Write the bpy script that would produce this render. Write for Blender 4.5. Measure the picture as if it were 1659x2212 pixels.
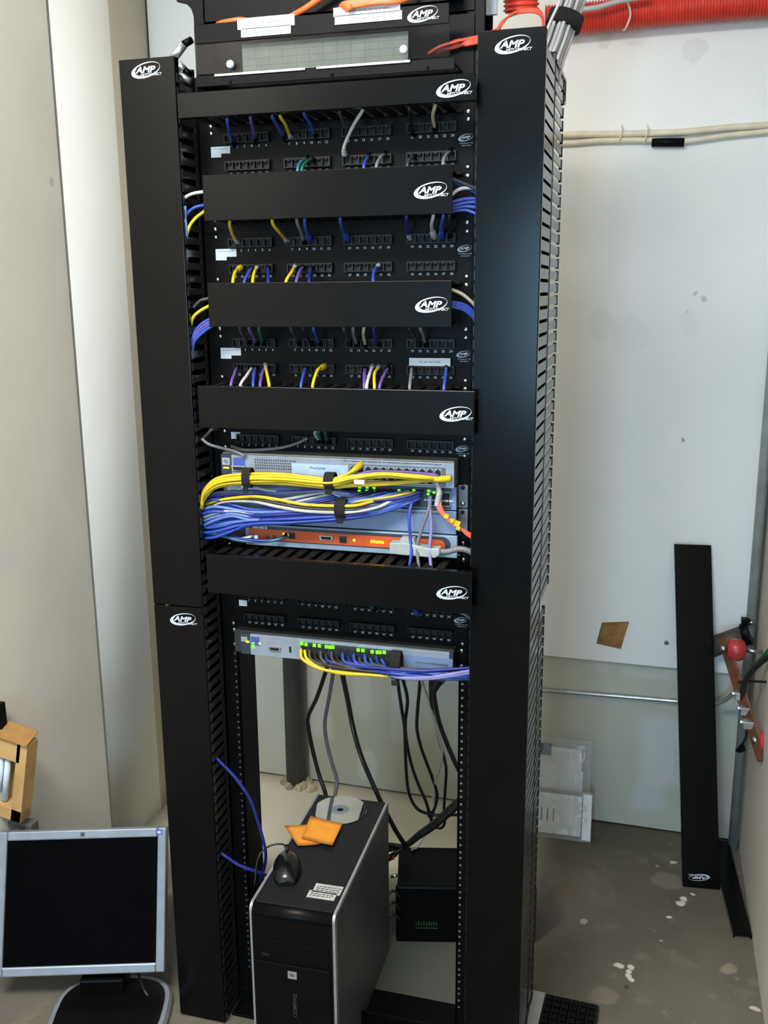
import bpy, math, random
from mathutils import Vector, Matrix, Quaternion
random.seed(7)
# ------------------------------------------------------------------ clear, camera, light, exposure
for o in list(bpy.data.objects): bpy.data.objects.remove(o)
SC = bpy.context.scene
COL = SC.collection
U = 44.45                       # one rack unit, mm
Z4 = 1363.94                    # height of the fourth cable manager's top edge, mm
CAM = Vector((550.49, -1662.35, 1523.5)); YAW, PITCH, ROLL, FPX = 15.759, 12.947, -0.4625, 2063.455
_y, _p, _r = (math.radians(a) for a in (YAW, PITCH, ROLL))
FWD = Vector((-math.sin(_y)*math.cos(_p), math.cos(_y)*math.cos(_p), -math.sin(_p)))
_rt = Vector((math.cos(_y), math.sin(_y), 0)); _up = _rt.cross(FWD)
RT = math.cos(_r)*_rt + math.sin(_r)*_up; UPV = -math.sin(_r)*_rt + math.cos(_r)*_up
cam = bpy.data.objects.new('camera', bpy.data.cameras.new('camera')); COL.objects.link(cam)
cam.matrix_world = Matrix(((RT.x, UPV.x, -FWD.x, CAM.x/1000), (RT.y, UPV.y, -FWD.y, CAM.y/1000), (RT.z, UPV.z, -FWD.z, CAM.z/1000), (0, 0, 0, 1)))
cam.data.sensor_fit = 'HORIZONTAL'; cam.data.sensor_width = 36; cam.data.lens = FPX/1659*36; cam.data.clip_start = .02
SC.camera = cam
W = bpy.data.worlds.new('world'); SC.world = W; W.use_nodes = True
W.node_tree.nodes['Background'].inputs[0].default_value = (.75, .85, 1, 1); W.node_tree.nodes['Background'].inputs[1].default_value = .25
SC.view_settings.view_transform = 'Standard'; SC.view_settings.look = 'None'; SC.view_settings.gamma = 1
SC.view_settings.use_curve_mapping = False; SC.view_settings.exposure = 0.0
def area(name, loc, rot, sx, sy, power, color, spread=180):
    l = bpy.data.lights.new(name, 'AREA'); l.shape = 'RECTANGLE'; l.size = sx; l.size_y = sy; l.energy = power; l.color = color
    l.spread = math.radians(spread)
    o = bpy.data.objects.new(name, l); COL.objects.link(o); o.location = loc; o.rotation_euler = rot; return o
area('left_ceiling_tube', (-.35, .05, 2.655), (0, 0, 0), .26, 1.15, 2, (1, .97, .93))
area('front_ceiling_tube', (.10, -.95, 2.655), (0, 0, 0), 1.15, .26, 7, (1, .97, .93))
area('rear_room_tubes', (-.3, -1.55, 2.655), (0, 0, 0), 1.2, .5, 90, (1, .965, .915))
area('doorway_daylight', (.12, -5.42, 1.42), (math.radians(90), 0, 0), .8, 1.3, 82, (.40, .71, 1))

def P(u, v, y):
    """point of the plane y (mm) seen at photograph pixel u, v"""
    d = FWD + RT*((u-829.5)/FPX) - UPV*((v-1106)/FPX)
    return CAM + d*((y-CAM.y)/d.y)
def PX(u, v, x):
    d = FWD + RT*((u-829.5)/FPX) - UPV*((v-1106)/FPX)
    return CAM + d*((x-CAM.x)/d.x)
def PZ(u, v, z):
    d = FWD + RT*((u-829.5)/FPX) - UPV*((v-1106)/FPX)
    return CAM + d*((z-CAM.z)/d.z)

# ------------------------------------------------------------------ materials
def lin(c): return tuple((x/255/12.92 if x/255 <= .04045 else ((x/255+.055)/1.055)**2.4) for x in c)
MATS = {}
class NT:
    def __init__(s, m): s.t = m.node_tree; s.n = s.t.nodes; s.l = s.t.links
    def new(s, k, **kw):
        n = s.n.new(k)
        for a, b in kw.items(): setattr(n, a, b)
        return n
    def math(s, op, a, b=None, clamp=False):
        n = s.new('ShaderNodeMath', operation=op, use_clamp=clamp)
        for i, v in enumerate((a, b)):
            if v is None: continue
            if isinstance(v, (int, float)): n.inputs[i].default_value = v
            else: s.l.new(v, n.inputs[i])
        return n.outputs[0]
    def mix(s, f, a, b):
        n = s.new('ShaderNodeMix', data_type='RGBA')
        for sock, v in ((n.inputs[0], f), (n.inputs[6], a), (n.inputs[7], b)):
            if isinstance(v, tuple): sock.default_value = v if len(v) == 4 else v+(1,)
            elif isinstance(v, (int, float)): sock.default_value = v
            else: s.l.new(v, sock)
        return n.outputs[2]
    def noise(s, vec, scale, detail=4, rough=.55):
        n = s.new('ShaderNodeTexNoise'); n.inputs['Scale'].default_value = scale; n.inputs['Detail'].default_value = detail; n.inputs['Roughness'].default_value = rough
        s.l.new(vec, n.inputs['Vector']); return n.outputs['Fac']
    def ramp(s, f, a, b):
        n = s.new('ShaderNodeMapRange', interpolation_type='SMOOTHSTEP'); n.inputs[1].default_value = a; n.inputs[2].default_value = b
        s.l.new(f, n.inputs[0]); return n.outputs[0]
def mat(name, rgb, rough=.5, metal=0, var=.06, scale=30, bump=0, bscale=200, spec=.5, emit=0, alpha=1, trans=0, coat=0):
    if name in MATS: return MATS[name]
    m = bpy.data.materials.new(name); m.use_nodes = True; MATS[name] = m
    b = m.node_tree.nodes['Principled BSDF']; nt = NT(m); c = lin(rgb)
    tc = nt.new('ShaderNodeTexCoord').outputs['Object']
    f = nt.noise(tc, scale)
    lo = tuple(x*(1-var*2) for x in c); hi = tuple(min(1, x*(1+var*2)) for x in c)
    nt.l.new(nt.mix(nt.ramp(f, .3, .7), lo, hi), b.inputs['Base Color'])
    b.inputs['Roughness'].default_value = rough; b.inputs['Metallic'].default_value = metal; b.inputs['Specular IOR Level'].default_value = spec
    b.inputs['Coat Weight'].default_value = coat
    if trans: b.inputs['Transmission Weight'].default_value = trans
    if alpha < 1: b.inputs['Alpha'].default_value = alpha
    if emit: b.inputs['Emission Color'].default_value = c+(1,); b.inputs['Emission Strength'].default_value = emit
    if bump:
        bn = nt.new('ShaderNodeBump'); bn.inputs['Strength'].default_value = bump; bn.inputs['Distance'].default_value = .002
        nt.l.new(nt.noise(tc, bscale, 2), bn.inputs['Height']); nt.l.new(bn.outputs[0], b.inputs['Normal'])
    return m
def surface(name, base, tint, tscale, rects=(), spots=(), rough=.8, bump=.15, bscale=60, fleck=None):
    """wall and floor material: base colour with broad noise, patches and marks with shapes of their own.  rects: (axis pair, a0,a1,b0,b1, soft, rgb, amount); spots: (x,y,z, r, rgb, amount) in metres"""
    m = bpy.data.materials.new(name); m.use_nodes = True; nt = NT(m); b = m.node_tree.nodes['Principled BSDF']
    tc = nt.new('ShaderNodeTexCoord').outputs['Object']
    col = nt.mix(nt.ramp(nt.noise(tc, tscale, 6), .32, .68), lin(base), lin(tint))
    dn = nt.new('ShaderNodeTexNoise'); dn.inputs['Scale'].default_value = 14; dn.inputs['Detail'].default_value = 5; nt.l.new(tc, dn.inputs['Vector'])
    va = nt.new('ShaderNodeVectorMath', operation='MULTIPLY_ADD'); nt.l.new(dn.outputs['Color'], va.inputs[0])
    va.inputs[1].default_value = (.05, .05, .05)
    off = nt.new('ShaderNodeVectorMath', operation='ADD'); nt.l.new(tc, off.inputs[0]); off.inputs[1].default_value = (-.025, -.025, -.025)
    nt.l.new(off.outputs[0], va.inputs[2]); dv = va.outputs[0]
    if fleck:
        for sc_, a, b_, rgb, amt in fleck:
            col = nt.mix(nt.math('MULTIPLY', nt.ramp(nt.noise(tc, sc_, 5, .6), a, b_), amt), col, lin(rgb))
    sp = nt.new('ShaderNodeSeparateXYZ'); nt.l.new(dv, sp.inputs[0])
    for ax, a0, a1, b0, b1, soft, rgb, amt in rects:
        f = None
        for c, lo, hi in ((ax[0], a0, a1), (ax[1], b0, b1)):
            s_ = sp.outputs['XYZ'.index(c)]
            g = nt.math('MULTIPLY', nt.ramp(s_, lo-soft, lo+soft), nt.math('SUBTRACT', 1, nt.ramp(s_, hi-soft, hi+soft)))
            f = g if f is None else nt.math('MULTIPLY', f, g)
        col = nt.mix(nt.math('MULTIPLY', f, amt), col, lin(rgb))
    for x, y, z, r, rgb, amt in spots:
        dd = nt.new('ShaderNodeVectorMath', operation='DISTANCE'); nt.l.new(dv, dd.inputs[0]); dd.inputs[1].default_value = (x, y, z)
        f = nt.math('SUBTRACT', 1, nt.ramp(dd.outputs['Value'], r*.75, r*1.15))
        col = nt.mix(nt.math('MULTIPLY', f, amt), col, lin(rgb))
    nt.l.new(col, b.inputs['Base Color']); b.inputs['Roughness'].default_value = rough; b.inputs['Specular IOR Level'].default_value = .3
    bn = nt.new('ShaderNodeBump'); bn.inputs['Strength'].default_value = bump; bn.inputs['Distance'].default_value = .003
    nt.l.new(nt.noise(tc, bscale, 5), bn.inputs['Height']); nt.l.new(bn.outputs[0], b.inputs['Normal'])
    MATS[name] = m; return m

BLACK = mat('black_powder_coat', (8, 8, 9), .42, 0, .05, 120, spec=.1)
COVERM = mat('black_cover_plastic', (7, 7, 8), .2, 0, .08, 30, spec=.17)
DUST = mat('black_steel_dusty', (24, 22, 21), .6, 0, .18, 9, spec=.1)
FINGER = mat('black_finger_plastic', (40, 41, 42), .2, 0, .08, 40, spec=.8)
JACK = mat('jack_plastic', (11, 11, 12), .4, 0, .05, 80, spec=.3)
HOLE = mat('port_cavity', (5, 5, 6), .7, 0, .1, 60)
WHITEINK = mat('white_ink', (186, 194, 206), .5, 0, .02, 80)
GREYINK = mat('grey_ink', (150, 154, 160), .6, 0, .02, 80)
DARKINK = mat('dark_ink', (60, 62, 66), .6, 0, .02, 80)
PAPER = mat('white_label', (200, 212, 224), .55, 0, .03, 50)
STEEL = mat('zinc_steel', (190, 190, 188), .28, 1, .08, 60)
ALU = mat('switch_bezel', (138, 150, 164), .38, .25, .04, 40)
LIDG = mat('switch_lid_grey', (150, 150, 144), .5, .1, .06, 60)
LIDD = mat('switch_lid_dark', (46, 48, 48), .45, .2, .06, 60)
BLUEG = mat('blue_grey_plate', (108, 130, 166), .45, .1, .04, 40)
PALE = mat('pale_blue_panel', (160, 184, 210), .45, 0, .03, 40)
HPBLUE = mat('blue_badge', (60, 80, 160), .4, 0, .05, 40)
ORANGE = mat('orange_faceplate', (190, 80, 26), .45, 0, .04, 40)
NAVYG = mat('dark_navy_bezel', (40, 48, 62), .4, 0, .05, 40)
LEDG = mat('green_led', (90, 255, 20), .3, 0, .01, 10, emit=2.4)
LEDB = mat('blue_led', (90, 130, 255), .3, 0, .01, 10, emit=4)
LEDA = mat('yellow_led', (230, 240, 40), .3, 0, .01, 10, emit=1.2)
C = {
 'blue': mat('blue_cord', (42, 68, 158), .38, 0, .06, 50), 'dark blue': mat('dark_blue_cord', (30, 38, 118), .4, 0, .06, 50),
 'yellow': mat('yellow_cord', (196, 172, 24), .38, 0, .05, 50), 'purple': mat('purple_cord', (92, 66, 140), .4, 0, .06, 50),
 'white': mat('white_cord', (178, 182, 182), .4, 0, .04, 50), 'cream': mat('cream_cord', (172, 168, 148), .4, 0, .04, 50),
 'grey': mat('grey_cord', (104, 106, 112), .42, 0, .06, 50), 'dark grey': mat('dark_grey_cord', (54, 56, 62), .42, 0, .06, 50),
 'black': mat('black_cord', (26, 25, 26), .4, 0, .08, 50), 'green': mat('green_cord', (24, 84, 72), .4, 0, .06, 50),
 'teal': mat('teal_cord', (36, 100, 120), .4, 0, .06, 50), 'orange': mat('orange_fibre', (240, 110, 55), .4, 0, .05, 50),
 'salmon': mat('salmon_fibre', (235, 95, 75), .4, 0, .05, 50), 'pale blue': mat('pale_blue_cord', (86, 114, 180), .4, 0, .05, 50),
 'lilac': mat('lilac_cord', (120, 120, 172), .4, 0, .05, 50)}
CLEAR = mat('clear_plug', (190, 195, 200), .2, 0, .04, 60, trans=.35)
VELCRO = mat('black_velcro', (16, 16, 17), .9, 0, .1, 200, .4, 1500)
RED = mat('red_insulator', (178, 58, 58), .35, 0, .06, 40)
COPPER = mat('copper_bar', (112, 72, 52), .42, .5, .16, 25)
DUCT = mat('orange_red_innerduct', (212, 58, 40), .4, 0, .05, 40)
CREAMC = mat('cream_wall_cable', (222, 214, 190), .5, 0, .04, 40)
GREYCAT = mat('grey_cat_cable', (176, 178, 180), .45, 0, .05, 40)
CARD = mat('cardboard', (186, 150, 96), .8, 0, .1, 12, .15, 120)
NOTE = mat('orange_note_paper', (226, 148, 42), .7, 0, .03, 30)
PCBLK = mat('pc_black', (19, 20, 21), .5, 0, .07, 90, spec=.3)
PCSIDE = mat('pc_side_dark_grey', (76, 80, 82), .45, .1, .06, 30)
PCFRONT = mat('pc_front_black', (8, 8, 9), .35, 0, .05, 40, spec=.12)
SILVER = mat('silver_trim', (165, 166, 170), .35, .5, .04, 40)
MONFR = mat('monitor_silver_frame', (126, 132, 141), .42, .15, .04, 30)
SCREEN = mat('lcd_black', (4, 4, 5), .5, 0, .05, 20, spec=.02)
MOUSEM = mat('mouse_black', (14, 14, 15), .22, 0, .05, 40)
POLY = mat('clear_poly_bag', (215, 220, 220), .12, 0, .03, 20, alpha=.24)
CDM = mat('disc_mirror', (225, 225, 222), .06, 1, .02, 20)
SMOKE = mat('smoked_acrylic', (40, 38, 38), .12, 0, .02, 20, alpha=.22)
GRID = mat('grey_green_chart', (150, 160, 152), .6, 0, .05, 30)
PIPEG = mat('grey_pipe', (70, 70, 72), .55, 0, .08, 20)
FOAM = mat('brown_fill_foam', (176, 166, 140), .9, 0, .2, 30, .8, 60)
EMT = mat('galvanised_conduit', (190, 195, 196), .3, .8, .08, 30)
GREENW = mat('green_wire', (30, 90, 60), .45, 0, .05, 40)
BROWN = mat('brown_card_patch', (150, 112, 62), .8, 0, .2, 18)

# ------------------------------------------------------------------ mesh building (coordinates in mm)
OFF = {}
def catmull(pts, per=6):
    pts = [Vector(p) for p in pts]
    if len(pts) < 3: return pts
    out = []; q = [2*pts[0]-pts[1]]+pts+[2*pts[-1]-pts[-2]]
    for i in range(1, len(q)-2):
        a, b, c, d = q[i-1], q[i], q[i+1], q[i+2]
        for k in range(per):
            t = k/per
            out.append(.5*((2*b)+(c-a)*t+(2*a-5*b+4*c-d)*t*t+(3*b-a-3*c+d)*t**3))
    out.append(pts[-1]); return out
class MB:
    def __init__(s): s.v = []; s.f = []; s.m = []; s.sm = []
    def add(s, vs, fs, m=0, smooth=False):
        n = len(s.v); s.v += [Vector(p) for p in vs]; s.f += [tuple(i+n for i in f) for f in fs]; s.m += [m]*len(fs); s.sm += [smooth]*len(fs); return s
    def box(s, x0, x1, y0, y1, z0, z1, m=0):
        return s.obox((x0, y0, z0), (x1-x0, 0, 0), (0, y1-y0, 0), (0, 0, z1-z0), m)
    def obox(s, o, a, b, c, m=0):
        o, a, b, c = (Vector(t) for t in (o, a, b, c))
        vs = [o, o+a, o+a+b, o+b, o+c, o+a+c, o+a+b+c, o+b+c]
        return s.add(vs, [(0, 3, 2, 1), (4, 5, 6, 7), (0, 1, 5, 4), (1, 2, 6, 5), (2, 3, 7, 6), (3, 0, 4, 7)], m)
    def rings(s, rings, m=0, caps=True, smooth=True, closed=True):
        n = len(rings[0]); vs = [p for r in rings for p in r]; fs = []
        for i in range(len(rings)-1):
            for k in range(n if closed else n-1):
                a, b = i*n+k, i*n+(k+1) % n; fs.append((a, b, b+n, a+n))
        base = len(s.v); s.add(vs, fs, m, smooth)
        if caps:
            s.f += [tuple(base+k for k in reversed(range(n))), tuple(base+(len(rings)-1)*n+k for k in range(n))]; s.m += [m, m]; s.sm += [False, False]
        return s
    def tube(s, pts, r, n=8, m=0, per=6, rf=None):
        path = catmull(pts, per)
        path = [p for i, p in enumerate(path) if i == 0 or (p-path[i-1]).length > 1e-4]
        t0 = (path[1]-path[0]).normalized(); up = Vector((0, 0, 1)) if abs(t0.z) < .9 else Vector((1, 0, 0))
        nrm = t0.cross(up).normalized(); rings = []
        for i, p in enumerate(path):
            t = ((path[i+1] if i+1 < len(path) else p)-(path[i-1] if i else p)).normalized()
            nrm = (nrm - t*nrm.dot(t)).normalized(); bn = t.cross(nrm); rr = r if rf is None else rf(i/(len(path)-1))
            rings.append([p+rr*(math.cos(a)*nrm+math.sin(a)*bn) for a in (2*math.pi*k/n for k in range(n))])
        return s.rings(rings, m)
    def cyl(s, p0, p1, r0, r1=None, n=20, m=0):
        p0, p1 = Vector(p0), Vector(p1); r1 = r0 if r1 is None else r1; t = (p1-p0).normalized()
        up = Vector((0, 0, 1)) if abs(t.z) < .9 else Vector((1, 0, 0)); a = t.cross(up).normalized(); b = t.cross(a)
        # winding chosen so that normals point outwards
        R = lambda p, r: [p+r*(math.cos(q)*a+math.sin(q)*b) for q in (2*math.pi*k/n for k in range(n))]
        return s.rings([R(p0, r0), R(p1, r1)], m)
    def lathe(s, p, axis, prof, n=24, m=0):
        p = Vector(p); t = Vector(axis).normalized(); up = Vector((0, 0, 1)) if abs(t.z) < .9 else Vector((1, 0, 0)); a = t.cross(up).normalized(); b = t.cross(a)
        return s.rings([[p+t*h+r*(math.cos(q)*a+math.sin(q)*b) for q in (2*math.pi*k/n for k in range(n))] for h, r in prof], m)
    def prism(s, poly, y0, y1, m=0):
        """poly in (x, z), counter-clockwise, extruded from y0 (front) to y1"""
        n = len(poly); vs = [(x, y0, z) for x, z in poly]+[(x, y1, z) for x, z in poly]
        fs = [tuple(range(n)), tuple(reversed(range(n, 2*n)))]+[(k, k+n, (k+1) % n+n, (k+1) % n) for k in range(n)]
        return s.add(vs, fs, m)
    def plan(s, poly, z0, z1, m=0):
        n = len(poly); vs = [(x, y, z0) for x, y in poly]+[(x, y, z1) for x, y in poly]
        fs = [tuple(reversed(range(n))), tuple(range(n, 2*n))]+[(k, (k+1) % n, (k+1) % n+n, k+n) for k in range(n)]
        return s.add(vs, fs, m)
    def build(s, name, mats, parent=None, bevel=0, loc=None, seg=2):
        if not isinstance(mats, (list, tuple)): mats = [mats]
        if parent is not None: off = OFF[parent.name]
        elif loc is not None: off = Vector(loc)
        else:
            xs = [p.x for p in s.v]; ys = [p.y for p in s.v]; off = Vector(((min(xs)+max(xs))/2, (min(ys)+max(ys))/2, min(p.z for p in s.v)))
        me = bpy.data.meshes.new(name); me.from_pydata([((p-off)/1000)[:] for p in s.v], [], s.f)
        for m in mats: me.materials.append(m)
        me.polygons.foreach_set('material_index', s.m); me.polygons.foreach_set('use_smooth', s.sm); me.update()
        o = bpy.data.objects.new(name, me); COL.objects.link(o)
        if parent is not None: o.parent = parent
        else: o.location = off/1000
        OFF[o.name] = off
        if bevel:
            b = o.modifiers.new('bevel', 'BEVEL'); b.width = bevel/1000; b.segments = seg; b.limit_method = 'ANGLE'; b.angle_limit = math.radians(50)
        return o
def tag(o, label, cat, group=None):
    o['label'] = label; o['category'] = cat
    if group: o['group'] = group
    return o
def thing(name, label, cat, loc, rotz=0, group=None, local=False):
    o = bpy.data.objects.new(name, None); COL.objects.link(o); o.location = Vector(loc)/1000; o.rotation_euler = (0, 0, rotz)
    o.empty_display_size = .05; OFF[o.name] = Vector((0, 0, 0)) if (local or rotz) else Vector(loc)
    return tag(o, label, cat, group)
def structure(o): o['kind'] = 'structure'; return o
def lab(o, s): o['label'] = s; return o
# ---- lettering
_tx = {}
def text(body, size, shear=0, bold=0, width=None):
    key = (body, size, shear, bold, width)
    if key in _tx: return _tx[key]
    cu = bpy.data.curves.new('t', 'FONT'); cu.body = body; cu.size = 1; cu.shear = shear; cu.offset = bold; cu.resolution_u = 3
    o = bpy.data.objects.new('t', cu); COL.objects.link(o); dg = bpy.context.evaluated_depsgraph_get(); dg.update()
    me = bpy.data.meshes.new_from_object(o.evaluated_get(dg)); vs = [v.co.copy() for v in me.vertices]; fs = [tuple(p.vertices) for p in me.polygons]
    bpy.data.objects.remove(o); bpy.data.curves.remove(cu); bpy.data.meshes.remove(me)
    x0, x1 = min(v.x for v in vs), max(v.x for v in vs); y0, y1 = min(v.y for v in vs), max(v.y for v in vs)
    k = size/(y1-y0); kx = k if width is None else width/(x1-x0)
    _tx[key] = ([((v.x-(x0+x1)/2)*kx, (v.y-(y0+y1)/2)*k) for v in vs], fs); return _tx[key]
def put_text(mb, body, x, y, z, size, shear=0, bold=0, width=None, m=0, flip=1):
    vs, fs = text(body, size, shear, bold, width); return mb.add([(x+a*flip, y, z+b*flip) for a, b in vs], fs, m)
def logo(mb, x, y, z, w=57, small=None, map=None):
    """ring with slanted lettering, centred on x, z in the plane y; w is its width in mm"""
    k = w/57; f = map or (lambda a, b, d: Vector((x+a, y-d, z+b)))
    n = 48; c, s_ = math.cos(.2), math.sin(.2)
    def ell(a, b, ox, oz): return [((ox+a*math.cos(t)*c-b*math.sin(t)*s_)*k, (oz+a*math.cos(t)*s_+b*math.sin(t)*c)*k) for t in (2*math.pi*i/n for i in range(n))]
    A, B = ell(27.5, 11.8, -1, 0), ell(25.6, 9.6, .3, .7)
    mb.add([f(a, b, .3) for a, b in A]+[f(a, b, .3) for a, b in B], [(i, (i+1) % n, (i+1) % n+n, i+n) for i in range(n)], 0)
    # the swoosh under the first letter
    sw = [(-26, -5), (-22, 3), (-17, 4.5), (-21, -1), (-21, -5), (-15, -8), (-8, -8.5), (-10, -10), (-18, -9.6), (-24, -8)]
    mb.add([f(a*k, b*k, .35) for a, b in sw], [(0, 3, 2, 1), (0, 4, 3), (0, 9, 5, 4), (9, 8, 6, 5), (8, 7, 6)][::1], 0)
    for body, cx, cz, h, wd in (('AMP', -1.5, .8, 10.5, 38), ('NETCONNECT', 9, -7.3, 4.2, 40)):
        if small and body != 'AMP': continue
        vs, fs = text(body, h*k, .28, .035 if body == 'AMP' else .02, wd*k)
        mb.add([f(a+cx*k, b+cz*k, .4) for a, b in vs], fs, 0)
    if small:
        for i, (body, wd) in enumerate(small): 
            vs, fs = text(body, 5.2*k, .15, .01, wd*k); mb.add([f(a+2*k, b-(19+i*8)*k, .3) for a, b in vs], fs, 0)
    return mb
def strokes(mb, x0, x1, y, z, h, m=0, seed=0, horizontal=True):
    """a line of print too small to read: word-like bars"""
    r = random.Random(seed); x = x0
    while x < x1-1:
        w = min(r.uniform(2, 9), x1-x); mb.box(x, x+w, y, y+.15, z-h/2, z+h/2, m); x += w+r.uniform(1, 2)
    return mb
def screw(parent, x, y, z, r=4, mt=STEEL):
    return MB().lathe((x, y, z), (0, -1, 0), [(0, r), (1.2, r), (2, r*.7), (2.2, r*.2)], 12).build('screw', mt, parent)

# ------------------------------------------------------------------ the room
WY = lambda x: 951-.0167*x            # the back wall runs very slightly askew
wb = [(PX_, WY(PX_)) for PX_ in (-900, 900)]
RX = 850
rb = lambda u0, v0, u1, v1: (P(u0, v0, 948), P(u1, v1, 948))
def wr(u0, v0, u1, v1, soft, rgb, amt):
    a, b = rb(u0, v0, u1, v1); return ('XZ', min(a.x, b.x)/1000, max(a.x, b.x)/1000, min(a.z, b.z)/1000, max(a.z, b.z)/1000, soft, rgb, amt)
def ws(u, v, r, rgb, amt):
    a = P(u, v, 945); return (a.x/1000, a.y/1000, a.z/1000, r, rgb, amt)
DRY = surface('drywall_unpainted', (196, 198, 184), (184, 188, 176), 3, [
    wr(668, 1440, 716, 1600, .012, (205, 208, 204), .8), wr(762, 1462, 800, 1560, .012, (203, 206, 198), .7), wr(768, 1620, 810, 1682, .01, (205, 208, 200), .8),
    wr(846, 1470, 896, 1612, .012, (205, 208, 204), .75), wr(940, 1470, 985, 1720, .02, (182, 178, 168), .6),
    wr(1385, 1545, 1462, 1700, .02, (200, 210, 214), .7), wr(1372, 1680, 1430, 1752, .015, (198, 206, 208), .6), wr(1345, 1438, 1462, 1468, .01, (205, 212, 208), .6)],
    [ws(570, 1600, .009, (70, 55, 40), .9), ws(1300, 1440, .02, (205, 210, 205), .5), ws(1330, 1570, .03, (190, 192, 180), .5)], .85, .12)
def bs(u, v, r, rgb=(96, 92, 88), amt=.7):
    a = P(u, v, 935); return (a.x/1000, a.y/1000, a.z/1000, r, rgb, amt)
BOARD = surface('white_painted_board', (243, 245, 243), (236, 239, 238), 2.2, (), [
    bs(1502, 634, .009, (165, 162, 150), .5), bs(1525, 648, .010, (165, 162, 150), .5), bs(1482, 678, .007, (100, 98, 92), .7), bs(1475, 951, .005, (120, 115, 105), .7),
    bs(1438, 1388, .009, (70, 80, 80), .9), bs(1305, 85, .02, (205, 206, 202), .35), bs(1500, 110, .03, (205, 206, 202), .35), bs(1360, 720, .05, (222, 226, 228), .3),
    bs(1490, 700, .03, (222, 225, 225), .3), bs(1300, 700, .04, (222, 225, 226), .3)], .6, .05, 30)
WHITEP = surface('white_painted_wall', (242, 242, 236), (236, 236, 230), 2, (),(), .7, .06, 30)
BEIGE = surface('beige_corner_plaster', (205, 194, 174), (198, 188, 170), 3, (), (), .75, .08, 40)
GREYW = surface('grey_plaster', (226, 223, 212), (216, 213, 204), 2.5, (), [(-.82, .38, 1.78, .01, (150, 150, 145), .5)], .75, .08, 40)
SIDEW = surface('side_wall_plaster', (196, 190, 180), (184, 178, 168), 2.5, (), (), .8, .1, 40)
def fs(u, v, r, rgb=(225, 215, 205), amt=.9):
    a = PZ(u, v, 0); return (a.x/1000, a.y/1000, 0, r, rgb, amt)
FLOORM = surface('concrete_floor', (124, 120, 107), (102, 98, 88), 2.6,
    [('XY', -.75, .27, .50, .97, .1, (232, 226, 204), .85), ('XY', -.2, .25, -.1, .36, .08, (74, 80, 74), .85)],  # pale rect: dust with light painted in; dark rect: shade painted onto the floor
    [fs(1335, 2081, .012), fs(1362, 2085, .010), fs(1357, 2095, .009), fs(1355, 2105, .010), fs(1358, 2113, .009), fs(1365, 2117, .009), fs(1473, 1950, .012), fs(1480, 1942, .010),
     fs(1495, 1930, .007), fs(1458, 1863, .008), fs(1452, 1981, .007), fs(1425, 2030, .006, amt=.6), fs(1418, 1872, .010, amt=.5), fs(1258, 1990, .010, amt=.4), fs(1278, 1870, .014, (95, 85, 70), .5),
     fs(1570, 2095, .02, (170, 160, 135), .4), fs(1230, 1925, .03, (110, 92, 78), .5), fs(1352, 2134, .008, (60, 58, 52), .7), fs(1300, 2150, .03, (140, 130, 118), .5), fs(1633, 2178, .01, amt=.6), fs(1440, 1900, .04, (140, 135, 125), .5)],
    .7, .35, 25, [(7, .56, .66, (150, 145, 132), .5), (22, .62, .70, (160, 152, 138), .45), (9, .30, .40, (80, 76, 68), .5), (60, .66, .72, (70, 66, 58), .4)])
CEILM = mat('ceiling_white', (215, 214, 208), .85, 0, .04, 2)
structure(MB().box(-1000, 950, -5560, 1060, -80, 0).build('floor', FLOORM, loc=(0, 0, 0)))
structure(MB().box(-1000, 950, -5560, 1060, 2700, 2760).build('ceiling', CEILM))
structure(MB().plan([(-900, WY(-900)), (RX+5, WY(RX)), (RX+5, WY(RX)+60), (-900, WY(-900)+60)], 7, 2700).build('wall_back', DRY, loc=(0, 0, 0)))
structure(MB().plan([(RX, -5500), (RX+60, -5500), (RX+60, 1050), (RX, 1050)], 0, 2700).build('wall_right', SIDEW, loc=(0, 0, 0)))
wl = MB()
wl.plan([(-960, -5500), (-820, -5500), (-820, 411), (-822.5, 411.5), (-822.5, 413.2), (-816, 414), (-816, 672), (-822, 712), (-836, 790), (-866, 966), (-960, 966)], 0, 2700)
wl.m = [0, 0, 2, 2, 2, 3, 3, 0, 1, 1, 1, 1, 1][:len(wl.f)]
wl.m = [0, 0]+[{0: 0, 1: 2, 2: 3, 3: 3, 4: 3, 5: 0, 6: 1, 7: 1, 8: 1, 9: 0, 10: 0}[k] for k in range(11)]
wl.sm = [False, False]+[k in (5, 6, 7, 8) for k in range(11)]
structure(wl.build('wall_left', [WHITEP, BEIGE, GREYW, mat('groove_grey', (110, 108, 102), .9, 0, .05, 30)], loc=(0, 0, 0)))
wf = MB(); wx0, wx1, wz0, wz1 = -330, 570, 0, 2100
wf.box(-960, wx0, -5360, -5300, 0, 2700).box(wx0, 910, -5360, -5300, wz1, 2700).box(wx1, 910, -5360, -5300, 0, wz1)
structure(wf.build('wall_front', mat('dark_front_wall', (46, 46, 46), .8, 0, .05, 3), loc=(0, -5300, 0)))  # unseen wall, coloured dark to keep reflections in the black covers low
dj = MB().box(wx0, wx0+45, -5370, -5290, 0, wz1).box(wx0, wx1, -5370, -5290, wz1-45, wz1).box(wx1-45, wx1, -5370, -5290, 0, wz1)
structure(dj.build('trim_1', CEILM))

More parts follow.
